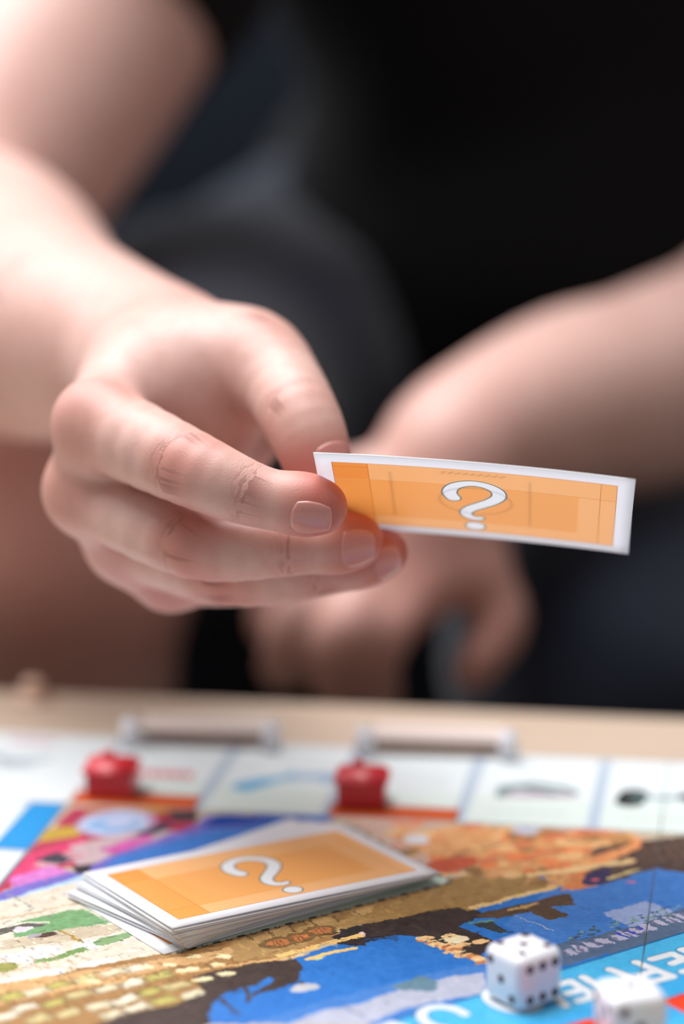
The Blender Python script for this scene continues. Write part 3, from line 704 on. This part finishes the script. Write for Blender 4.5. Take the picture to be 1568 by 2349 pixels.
def nets(fn, lo, hi, h):
    """surface nets over a box, evaluated only near the surface, then settled onto the zero level"""
    lo = np.asarray(lo, float); n = np.ceil((np.asarray(hi, float) - lo) / h / 4).astype(int) * 4
    ax = [lo[i] + (np.arange(n[i] // 4) * 4 + 1.5) * h for i in range(3)]
    cs = np.stack(np.meshgrid(*ax, indexing='ij'), -1).reshape(-1, 3).astype(f32)
    cv = np.concatenate([fn(c) for c in np.array_split(cs, max(1, len(cs) // 200000))]).reshape([k // 4 for k in n])
    vals = np.repeat(np.repeat(np.repeat(cv, 4, 0), 4, 1), 4, 2).astype(f32)
    idx = np.argwhere(np.abs(vals) < 4.2 * h)
    pts = (lo + idx * h).astype(f32)
    ev = np.concatenate([fn(c) for c in np.array_split(pts, max(1, len(pts) // 200000))])
    vals[idx[:, 0], idx[:, 1], idx[:, 2]] = ev
    sg = vals < 0
    s8 = [sg[i:n[0] - 1 + i, j:n[1] - 1 + j, k:n[2] - 1 + k] for i in (0, 1) for j in (0, 1) for k in (0, 1)]
    al = s8[0].copy(); an = s8[0].copy()
    for q in s8[1:]: al &= q; an |= q
    act = np.argwhere(an & ~al); N = len(act)
    cid = np.full(n - 1, -1, np.int32); cid[act[:, 0], act[:, 1], act[:, 2]] = np.arange(N)
    co = np.array([(i, j, k) for i in (0, 1) for j in (0, 1) for k in (0, 1)])
    cvv = np.stack([vals[act[:, 0] + c[0], act[:, 1] + c[1], act[:, 2] + c[2]] for c in co], 1)
    sm = np.zeros((N, 3)); ct = np.zeros(N)
    for a in range(8):
        for b in range(a + 1, 8):
            if np.abs(co[a] - co[b]).sum() != 1: continue
            mk = (cvv[:, a] < 0) != (cvv[:, b] < 0); t = cvv[:, a] / np.where(mk, cvv[:, a] - cvv[:, b], 1)
            sm += np.where(mk[:, None], co[a] + t[:, None] * (co[b] - co[a]), 0); ct += mk
    V = lo + (act + sm / ct[:, None]) * h
    Q = []
    for d in range(3):
        e1, e2 = [(1, 2), (2, 0), (0, 1)][d]
        sl = [slice(1, n[i] - 1) for i in range(3)]; sl[d] = slice(0, n[d] - 1); s2 = list(sl); s2[d] = slice(1, n[d])
        A = sg[tuple(sl)]; B = sg[tuple(s2)]; st = np.array([1, 1, 1]); st[d] = 0
        w = np.argwhere(A != B) + st; inside = A[A != B]
        def cell(o1, o2):
            q = w.copy(); q[:, e1] -= o1; q[:, e2] -= o2; return cid[q[:, 0], q[:, 1], q[:, 2]]
        q = np.stack([cell(1, 1), cell(0, 1), cell(0, 0), cell(1, 0)], 1); q[~inside] = q[~inside][:, ::-1]
        Q.append(q[(q >= 0).all(1)])
    Q = np.concatenate(Q)
    for _ in range(2): V, _n = settle(fn, V, h)
    return V, Q
def grad(fn, V, e):
    V = V.astype(f32); g = np.empty((len(V), 3))
    for i in range(3):
        d = np.zeros(3, f32); d[i] = e; g[:, i] = fn(V + d) - fn(V - d)
    return g / (np.linalg.norm(g, axis=1, keepdims=True) + 1e-9)
def settle(fn, V, h, iso=0.0):
    g = grad(fn, V, h * .35); d = np.clip(fn(V.astype(f32)) - iso, -h, h); return V - g * d[:, None], g

DK = CK
def J(px, py, d): return P(px, py, d * DK)
# right hand: joints MCP, PIP, DIP, tip
FING = {
    'index': ([J(228, 974, 696), J(436, 1074, 668), J(590, 1138, 661), J(738, 1164, 658)], [12.8, 10.7, 8.6, 7.1]),
    'middle': ([J(203, 1126, 709), J(440, 1250, 681), J(672, 1252, 680), J(820, 1240, 682)], [12.0, 9.6, 8.4, 7.3]),
    'ring': ([J(292, 1240, 724), J(520, 1314, 696), J(735, 1304, 694), J(878, 1267, 696)], [11.2, 9.6, 8.2, 7.1]),
    'little': ([J(392, 1316, 730), J(560, 1326, 716), J(690, 1316, 716), J(770, 1296, 718)], [9.8, 8.2, 7.4, 6.2]),
}
TH = ([J(420, 800, 752), J(600, 838, 722), J(690, 962, 694), J(742, 1098, 688)], [16.0, 12.8, 11.4, 9.2])
WR = J(325, 815, 782); FA1 = J(72, 748, 845); FA2 = J(-60, 640, 920); EL = J(-235, 600, 1000)
MB = {'index': J(345, 815, 752), 'middle': J(320, 850, 758), 'ring': J(330, 880, 764), 'little': J(350, 905, 768)}
hand_c = sum(FING[k][0][0] for k in FING) / 4
def arm_axis(): return [WR, FA1, FA2, EL]
def unit(v): v = np.asarray(v, float); return v / np.linalg.norm(v)
def sdf_forearm(p):
    d = tube(p, [J(350, 815, 770), WR, FA1, FA2, EL], [23, 25.5, 40, 49.5, 51], 9, 3.0)
    return d
def sdf_hand(p):
    D = None
    for k in ('index', 'middle', 'ring', 'little'):
        q = cone(p, MB[k], FING[k][0][0], 13.5, FING[k][1][0] * .98); D = q if D is None else smin(D, q, 14)
    ks = ['index', 'middle', 'ring', 'little']
    for a, b in zip(ks, ks[1:]): D = smin(D, cone(p, FING[a][0][0], FING[b][0][0], 9.8, 9.2), 8)
    # fleshy heel of the hand and the palm behind the knuckles
    D = smin(D, cone(p, J(420, 930, 760), J(430, 1180, 742), 15, 13), 12)
    D = smin(D, sdf_forearm(p), 16)
    th = tube(p, *TH, 6, 1.0)
    kt = (3.0 + 19 * np.exp(-(((p - np.asarray(J(420, 820, 748), f32)) ** 2).sum(1)) / 30.0 ** 2)).astype(f32)
    D = smin(D, th, kt)
    D = smin(D, cone(p, J(385, 850, 733), J(540, 850, 723), 17, 15), 16)
    D = smin(D, cone(p, J(330, 880, 722), J(400, 870, 728), 13, 15), 14)
    # web between thumb and index finger
    D = smin(D, cone(p, J(375, 925, 719), J(505, 995, 724), 13, 13), 8)
    D = smin(D, cone(p, J(430, 940, 735), J(540, 1000, 742), 13, 14), 8)
    D = smin(D, cone(p, J(420, 880, 736), J(500, 895, 738), 11, 8), 10)
    for k in ('little', 'ring', 'middle', 'index'):
        pts, rad = FING[k]
        F_ = tube(p, pts, rad, 5, 1.0)
        # knuckle and fingertip fullness
        F_ = smin(F_, ell(p, np.asarray(pts[3]) * .72 + np.asarray(pts[2]) * .28, np.eye(3), (rad[3] + .3,) * 3), 6)
        kk = (1.0 + 9 * np.exp(-(((p - np.asarray(pts[0], f32)) ** 2).sum(1)) / 15.0 ** 2)).astype(f32)
        D = smin(D, F_, kk)
    return D
# left arm hanging over the knees
LE, LM, LW = P(1790, 735, 1150), P(1500, 885, 1075), P(1085, 1000, 1000)
LF = {'a': ([P(790, 1270, 975), P(700, 1390, 965), P(655, 1480, 975), P(640, 1545, 990)], [13, 11, 9.5, 8]),
      'b': ([P(880, 1320, 975), P(790, 1440, 955), P(765, 1530, 970), P(770, 1590, 990)], [13, 11.5, 10, 8.5]),
      'c': ([P(980, 1330, 980), P(880, 1455, 960), P(860, 1545, 975), P(875, 1600, 995)], [13, 11, 9.5, 8]),
      'd': ([P(1085, 1295, 985), P(1150, 1420, 985), P(1110, 1500, 985), P(1080, 1545, 990)], [13, 11, 9.5, 8])}
LT = ([P(840, 1120, 985), P(700, 1250, 990), P(640, 1370, 995), P(620, 1440, 1000)], [16, 12.5, 11, 9])
def sdf_left_arm(p):
    D = tube(p, [P(2010, 330, 1260), LE, LM, P(1300, 925, 1040), LW, P(1020, 1065, 992)], [53, 50, 44, 39, 29, 26], 6, 4.0)
    for k in LF:
        D = smin(D, cone(p, P(1030, 1060, 990), LF[k][0][0], 20, 13.5), 14)
    for k in LF:
        kk = (2 + 12 * np.exp(-(((p - np.asarray(LF[k][0][0], f32)) ** 2).sum(1)) / 24.0 ** 2)).astype(f32)
        D = smin(D, tube(p, *LF[k], 5, 1.0), kk)
    return smin(D, tube(p, *LT, 5, 1.0), 7)
# the rest of the figure (mm; board face at z = 0, so the floor is at z = -450)
SH_R, SH_L = np.array([-30., 1200, 395]), np.array([330., 1230, 400])
HIP_R, HIP_L = np.array([10., 1430, 58]), np.array([215., 1440, 62])
KN_R, KN_L = P(66, 1190, 1010), P(1400, 1510, 1085)
AN_R, AN_L = np.array([-150., 1050, -385]), np.array([150., 1120, -385])
NECK, HEADC = np.array([140., 1150, 500]), np.array([140., 1090, 640])
UA = [EL, P(-15, 338, 1075), P(296, -122, 1130), SH_R]
def sdf_upper_right(p): return tube(p, UA, [52, 58, 60, 64], 6, 4.0)
def sdf_torso(p):
    D = cone(p, (110, 1440, 80), (140, 1400, 230), 118, 120)
    D = smin(D, cone(p, (40, 1430, 75), (180, 1430, 75), 98, 98), 60)
    D = smin(D, cone(p, (70, 1290, 330), (210, 1300, 330), 120, 120), 70)
    D = smin(D, cone(p, SH_R, SH_L, 62, 62), 60)
    return smin(D, cone(p, (140, 1250, 400), NECK, 75, 58), 50)
def sdf_leg(p, side):
    if side < 0:
        D = chain(p, [HIP_R, (HIP_R + KN_R) / 2, KN_R], [88, 76, 64], 20)
        return smin(D, tube(p, [KN_R, KN_R * .7 + AN_R * .3 + np.array([0, 16, 0]), AN_R], [62, 58, 36], 6, 4), 24)
    D = chain(p, [HIP_L, (HIP_L + KN_L) / 2, KN_L], [88, 76, 60], 30)
    return smin(D, chain(p, [KN_L, KN_L * .7 + AN_L * .3 + np.array([0, 16, 0]), AN_L], [58, 54, 34], 26), 24)
def sdf_foot(p, a):
    return smin(cone(p, a + np.array([0, 10, -28]), a + np.array([-8, -60, -36]), 34, 28), cone(p, a + np.array([-8, -60, -38]), a + np.array([-14, -165, -48]), 32, 16), 20)
def sdf_head(p):
    D = smin(ell(p, HEADC + np.array([0, 18, 20]), np.eye(3), (76, 94, 92)), ell(p, HEADC + np.array([0, -14, -48]), np.eye(3), (56, 66, 62)), 40)
    D = smin(D, cone(p, HEADC + np.array([0, -84, 14]), HEADC + np.array([0, -104, -22]), 9, 14), 14)          # nose
    D = smin(D, cone(p, HEADC + np.array([-24, -74, -62]), HEADC + np.array([24, -74, -62]), 8, 8), 8)          # lips
    for s in (-1, 1):
        D = smin(D, ell(p, HEADC + np.array([s * 78, 22, -6]), np.eye(3), (8, 18, 32)), 6)                       # ears
        D = smax(D, -ell(p, HEADC + np.array([s * 32, -92, 16]), np.eye(3), (17, 16, 12)), 10)                  # eye sockets
        D = smin(D, ell(p, HEADC + np.array([s * 32, -68, 15]), np.eye(3), (13, 13, 12)), 3)
    return smin(D, cone(p, NECK, HEADC + np.array([0, 18, -40]), 56, 54), 24)
CUT_N = unit(WR - FA1); CUT_P = FA1 * .55 + WR * .45
def sdf_body(p):
    D = smin(smin(sdf_forearm(p), sdf_upper_right(p), 22), sdf_torso(p), 30)
    D = smin(smin(D, sdf_left_arm(p), 10), chain(p, [P(2010, 330, 1260), SH_L], [50, 60], 10), 24)
    D = smin(D, smin(sdf_leg(p, -1), sdf_leg(p, 1), 10), 20)
    D = smin(D, smin(sdf_foot(p, AN_R), sdf_foot(p, AN_L), 5), 16)
    D = smin(D, sdf_head(p), 24)
    return smax(D, (p @ CUT_N.astype(f32)) - float(CUT_P @ CUT_N) - 3.0, 1)
def sdf_hand_cut(p): return smax(sdf_hand(p), -(p @ CUT_N.astype(f32)) + float(CUT_P @ CUT_N), 1)

V1, Q1 = nets(sdf_hand_cut, np.min([CUT_P - 70, J(90, 1410, 735), J(300, 640, 800), FING['index'][0][3] - 20], 0) - 4, np.max([CUT_P + 70, J(960, 700, 660), J(900, 1300, 740)], 0) + 4, 1.15)
V2, Q2 = nets(sdf_body, (-300, 784, -504), (560, 1600, 760), 7.0)
cap1 = ((V1 - CUT_P) @ CUT_N)[Q1].max(1) > 0.4            # leave the hidden cut faces out
cap2 = ((V2 - CUT_P) @ CUT_N)[Q2].min(1) < 2.4
Q1 = Q1[cap1]; Q2 = Q2[cap2]
VB = np.concatenate([V1, V2]); QB = np.concatenate([Q1, Q2 + len(V1)])

# skin data per vertex: redness at knuckles and fingertips, finger coordinates for the fine creases
red = np.zeros(len(VB), f32); crease = np.zeros(len(VB), f32); fco = np.zeros((len(VB), 3), f32)
n1 = len(V1); best = np.full(n1, 1e9)
TOCAM = -unit(ray(500, 1100))
for k in ('index', 'middle', 'ring', 'little', 'thumb'):
    pts, rad = FING[k] if k != 'thumb' else TH
    al = 0.0
    for i in range(3):
        a, b = np.asarray(pts[i]), np.asarray(pts[i + 1]); L_ = np.linalg.norm(b - a); d = (b - a) / L_
        q = V1 - a; t = q @ d; tc = np.clip(t, 0, L_ if i < 2 else L_ + 12)
        dist = np.linalg.norm(q - np.clip(t, 0, L_)[:, None] * d, axis=1) / rad[i]
        side = unit(np.cross(d, TOCAM)); dors = np.cross(side, d)
        m_ = dist < best; best[m_] = dist[m_]
        fco[:n1][m_] = np.stack([al + tc, 10 * np.arctan2(q @ side, q @ dors), np.full(n1, 40.0 * len(k))], 1)[m_]
        al += L_
    for j, (w, am) in enumerate([(11, .55), (8, .75), (6, .5), (10, 1.0)]):
        c = np.asarray(pts[j]); dd = np.linalg.norm(V1 - c, axis=1) - rad[j]
        face = np.clip(((V1 - c) @ TOCAM) / (rad[j] * .7), 0, 1) if j < 3 else 1.0
        red[:n1] = np.maximum(red[:n1], am * np.exp(-(np.maximum(dd, 0) / (w * .8)) ** 2) * (.3 + .7 * face) * np.exp(-(np.linalg.norm(V1 - c, axis=1) / (w * 2.1)) ** 2) * 1.35)
        if j in (1, 2):
            d = unit(np.asarray(pts[j + 1]) - np.asarray(pts[j - 1])); ax = (V1 - c) @ d
            near = np.clip((rad[j] * 1.5 - np.linalg.norm(V1 - c - ax[:, None] * d, axis=1)) / 3, 0, 1)
            crease[:n1] = np.maximum(crease[:n1], np.exp(-(ax / (5.2 if j == 1 else 3.8)) ** 2) * face * near * (1.0 if j == 1 else .9))
# reddish thumb web and palm, with the hollow's shade put into the redness
red[:n1] = np.maximum(red[:n1], 1.0 * np.exp(-(np.linalg.norm(V1 - J(550, 955, 735), axis=1) / 19) ** 2))
for c, s_ in ((P(1040, 1330, 960), 60), (P(1150, 1430, 970), 30), (KN_R + np.array([0, -55, 0]), 70), (EL, 60)):
    red[n1:] = np.maximum(red[n1:], .5 * np.exp(-(np.linalg.norm(V2 - c, axis=1) / s_) ** 2))

def skin_mat():
    mt = bpy.data.materials.new('skin'); mt.use_nodes = True; nt = mt.node_tree; N = nt.nodes; L = nt.links; p = N['Principled BSDF']
    def attr(n): a = N.new('ShaderNodeAttribute'); a.attribute_name = n; return a
    def mixc(f, a, b, blend='MIX'):
        mx = N.new('ShaderNodeMix'); mx.data_type = 'RGBA'; mx.blend_type = blend
        for i, v in ((0, f), (6, a), (7, b)):
            if hasattr(v, 'links'): L.new(v, mx.inputs[i])
            else: mx.inputs[i].default_value = v
        return mx.outputs[2]
    def math_(op, a, b):
        n = N.new('ShaderNodeMath'); n.operation = op; n.use_clamp = op == 'MULTIPLY'
        for i, v in ((0, a), (1, b)):
            if hasattr(v, 'links'): L.new(v, n.inputs[i])
            else: n.inputs[i].default_value = v
        return n.outputs[0]
    tc = N.new('ShaderNodeTexCoord')
    def noise(scale, det=3, vec=None):
        n = N.new('ShaderNodeTexNoise'); n.inputs['Scale'].default_value = scale; n.inputs['Detail'].default_value = det
        L.new(vec if vec is not None else tc.outputs['Object'], n.inputs['Vector']); return n.outputs['Fac']
    base = mixc(noise(55), lin((210, 166, 154)), lin((221, 185, 175)))
    base = mixc(math_('MULTIPLY', attr('redness').outputs['Fac'], .85), base, lin((192, 106, 92)))
    mott = math_('SUBTRACT', noise(260, 4), .42); mott = math_('MULTIPLY', mott, .8)
    base = mixc(mott, base, lin((190, 134, 120)))
    mp = N.new('ShaderNodeMapping'); mp.inputs['Scale'].default_value = (1.0, .24, 1); L.new(attr('finger_coord').outputs['Vector'], mp.inputs[0])
    wr = noise(1.0, 3, mp.outputs[0])
    rp = N.new('ShaderNodeValToRGB'); rp.color_ramp.elements[0].position = .43; rp.color_ramp.elements[0].color = (1, 1, 1, 1); rp.color_ramp.elements[1].position = .49; rp.color_ramp.elements[1].color = (0, 0, 0, 1)
    L.new(wr, rp.inputs[0])
    wrk = math_('MULTIPLY', rp.outputs[0], attr('crease').outputs['Fac'])
    base = mixc(math_('MULTIPLY', wrk, .5), base, lin((128, 70, 60)))
    L.new(base, p.inputs['Base Color'])
    p.inputs['Roughness'].default_value = .46; p.inputs['Specular IOR Level'].default_value = .42
    p.inputs['Subsurface Weight'].default_value = .35; p.inputs['Subsurface Radius'].default_value = (1.0, .32, .18); p.inputs['Subsurface Scale'].default_value = .004
    b1 = N.new('ShaderNodeBump'); b1.inputs['Strength'].default_value = .12; b1.inputs['Distance'].default_value = .0006; L.new(noise(1500, 2), b1.inputs['Height'])
    b2 = N.new('ShaderNodeBump'); b2.invert = True; b2.inputs['Strength'].default_value = .35; b2.inputs['Distance'].default_value = .0005
    L.new(wrk, b2.inputs['Height']); L.new(b1.outputs[0], b2.inputs['Normal']); L.new(b2.outputs[0], p.inputs['Normal'])
    return mt
SKIN = skin_mat()
VM = VB / 1000.0; VM[:, 2] += ZB
ORG = np.array([HIP_R[0] + 100, HIP_R[1], -450.0]); ORGM = np.array(to_m(ORG))
me = mesh_np('person', VM - ORGM, QB)
person = obj('person', me, SKIN); person.location = ORGM
for nm, dat, ty in (('redness', red, 'FLOAT'), ('crease', crease, 'FLOAT'), ('finger_coord', fco, 'FLOAT_VECTOR')):
    a = me.attributes.new(nm, ty, 'POINT'); a.data.foreach_set('vector' if ty == 'FLOAT_VECTOR' else 'value', np.ascontiguousarray(dat, f32).ravel())
tag(person, 'person in black t-shirt and navy shorts leaning forward, offering an orange card', 'person')

# fingernails
NAIL = mat('fingernail', (206, 138, 130), 0.25, 0.5, Coat_Weight=0.2, Subsurface_Weight=0.2)
NAIL.node_tree.nodes['Principled BSDF'].inputs['Subsurface Scale'].default_value = 0.002
def nail(finger, phi, half, l0, l1, name='fingernail'):
    pts, rad = FING[finger] if finger != 'thumb' else TH
    a, b = np.asarray(pts[2]), np.asarray(pts[3]); d = unit(b - a); r = rad[3]
    tc_ = unit(-ray(*({'index': (738, 1164), 'middle': (820, 1240), 'ring': (878, 1267), 'thumb': (742, 1098), 'little': (770, 1296)}[finger])))
    tc_ = unit(tc_ - d * (tc_ @ d)); sd = np.cross(d, tc_)
    if sd @ UP > 0: sd = -sd                                   # towards the lower side in the photo
    dors = tc_ * math.cos(phi) + sd * math.sin(phi); lat = np.cross(d, dors)
    n = 15; V = []
    for i in range(n):
        for j in range(n):
            x, y = 2 * i / (n - 1) - 1, 2 * j / (n - 1) - 1
            # square to rounded outline: round at the root, squarer at the free edge
            u, v = x * math.sqrt(1 - .38 * y * y), y * math.sqrt(1 - .30 * x * x)
            s_ = l0 + (l1 - l0) * (u + 1) / 2; th = v * half; V.append(b + d * s_ + (dors * math.cos(th) + lat * math.sin(th)) * r)
    V = np.array(V)
    g = np.array([(2 * i / (n - 1) - 1, 2 * j / (n - 1) - 1) for i in range(n) for j in range(n)])
    for _ in range(4): V, nn = settle(sdf_hand, V, 3.0, .12)
    e = np.maximum(np.abs(g[:, 0]), np.abs(g[:, 1])); lift = .16 * (1 - np.clip((e - .6) / .4, 0, 1) ** 2) - .10
    lift += np.where(g[:, 0] > .8, .16, 0)
    top_ = V + nn * (lift[:, None]); bot = V - nn * .5
    A = np.concatenate([top_, bot]); Fc = []; N2 = n * n
    for i in range(n - 1):
        for j in range(n - 1):
            q = i * n + j; Fc.append((q, q + n, q + n + 1, q + 1)); Fc.append((N2 + q, N2 + q + 1, N2 + q + n + 1, N2 + q + n))
    rim = [i * n for i in range(n)] + [(n - 1) * n + j for j in range(1, n)] + [i * n + n - 1 for i in range(n - 2, -1, -1)] + [j for j in range(n - 2, 0, -1)]
    for i in range(len(rim)): q, w = rim[i], rim[(i + 1) % len(rim)]; Fc.append((w, q, N2 + q, N2 + w))
    A = A / 1000; A[:, 2] += ZB
    m_ = mesh_np(name, A - ORGM, np.array(Fc))
    bm_ = bmesh.new(); bm_.from_mesh(m_); bmesh.ops.recalc_face_normals(bm_, faces=bm_.faces); bm_.to_mesh(m_); bm_.free()
    return obj(name, m_, NAIL, person)
nail('index', .50, .64, -6.8, 5.2); nail('middle', .30, .72, -6.0, 5.0); nail('ring', .5, .72, -4.6, 5.0); nail('thumb', -.7, .75, -7.0, 6.0)

# clothes
def folds(p, s, a): 
    return a * (np.sin(p[:, 0] / s + 1.7 * np.sin(p[:, 2] / (s * 1.9))) * np.sin(p[:, 2] / (s * 1.3) + p[:, 1] / (s * 2.1))).astype(f32)
def sdf_shirt(p):
    D = smin(sdf_torso(p) - 9, cone(p, (95, 1330, 235), (185, 1330, 235), 112, 112) - 6, 50)
    D = smin(D, cone(p, P(960, 640, 1290), P(1560, 560, 1290), 84, 84), 60)
    sl = smax(chain(p, UA[1:], [64, 66, 74], 18), (p @ unit(EL - SH_R).astype(f32)) - float(P(440, 42, 1085) @ unit(EL - SH_R)), 3)
    sll = smax(chain(p, [P(2010, 330, 1260), SH_L], [60, 70], 24), -(p[:, 2] - 250) * f32(1), 3)
    D = smin(smin(D, sl, 24), sll, 24) + folds(p, 26, 3.0)
    D = smax(D, -(p[:, 2] - 40 - .12 * (p[:, 1] - 1400)), 3)
    D = smax(D, -cone(p, NECK + np.array([0, 10, -6]), NECK + np.array([0, -30, 90]), 64, 70), 3)
    return smax(D, -(sdf_torso(p) - 3), 1) if False else D
SHIRT = mat('black_cotton', (10, 10, 13), 0.85, 0.2, noise=0.2, nscale=30, bump=0.3, bscale=900, Sheen_Weight=0.05)
V, Q = nets(sdf_shirt, (-190, 1020, 0), (500, 1600, 500), 7.0)
V = V / 1000; V[:, 2] += ZB
obj('t_shirt', mesh_np('t_shirt', V - ORGM, Q), SHIRT, person)
def sdf_shorts(p):
    up = chain(p, [HIP_R, (HIP_R + KN_R) / 2, KN_R], [96, 88, 80], 20)
    up = smax(up, (p - (HIP_R * .13 + KN_R * .87).astype(f32)) @ unit(KN_R - HIP_R).astype(f32), 4)
    lf = chain(p, [HIP_L, (HIP_L + KN_L) / 2, KN_L], [96, 86, 72], 30)
    lf = smin(lf, cone(p, KN_L, KN_L * .62 + AN_L * .38, 72, 68), 20)
    D = smin(smin(up, lf, 18), cone(p, (60, 1440, 72), (170, 1440, 72), 108, 108), 40)
    return D + folds(p, 22, 3.4)
SHORTS = mat('navy_cotton', (27, 35, 52), 0.8, 0.3, noise=0.12, nscale=25, bump=0.3, bscale=900, Sheen_Weight=0.25)
V, Q = nets(sdf_shorts, (-240, 960, -300), (400, 1600, 260), 7.0)
V = V / 1000; V[:, 2] += ZB
obj('shorts', mesh_np('shorts', V - ORGM, Q), SHORTS, person)
def sdf_hair(p):
    D = ell(p, HEADC + np.array([0, 26, 28]), np.eye(3), (84, 98, 96)) + folds(p, 7, 1.6)
    return smax(D, -(ell(p, HEADC + np.array([0, -76, -26]), np.eye(3), (82, 70, 96))), 6)
HAIR = mat('dark_hair', (40, 28, 22), 0.5, noise=0.2, nscale=120)
V, Q = nets(sdf_hair, (30, 960, 540), (250, 1240, 780), 5.0)
V = V / 1000; V[:, 2] += ZB
obj('hair', mesh_np('hair', V - ORGM, Q), HAIR, person)

# ------------------------------------------------------------------ sofa
SOFA = mat('navy_upholstery', (28, 34, 44), 0.85, 0.2, noise=0.1, nscale=40, bump=0.3, bscale=700)
sofa = empty('sofa', (0.11, 1.62, 0)); tag(sofa, 'dark navy sofa the player sits on', 'sofa')
obj('seat_cushion', bm_mesh('seat_cushion', box_bm(1.6, 0.70, 0.15, 0.04, 5, at=(0, -0.07, 0.335)), True), SOFA, sofa)
obj('base', bm_mesh('base', box_bm(1.64, 0.74, 0.19, 0.015, 3, at=(0, -0.03, 0.17))), SOFA, sofa)
obj('backrest', bm_mesh('backrest', box_bm(1.6, 0.2, 0.46, 0.06, 5, at=(0, 0.33, 0.63)), True), SOFA, sofa)
for s in (-1, 1): obj('armrest', bm_mesh('armrest', box_bm(0.16, 0.80, 0.50, 0.05, 5, at=(s * 0.88, -0.02, 0.35)), True), SOFA, sofa)
for sx in (-1, 1):
    for sy in (-1, 1): obj('foot', bm_mesh('foot', cyl_bm(.018, .024, .09, 16, at=(sx * .76, -.03 + sy * .3, .045))), WOOD, sofa)
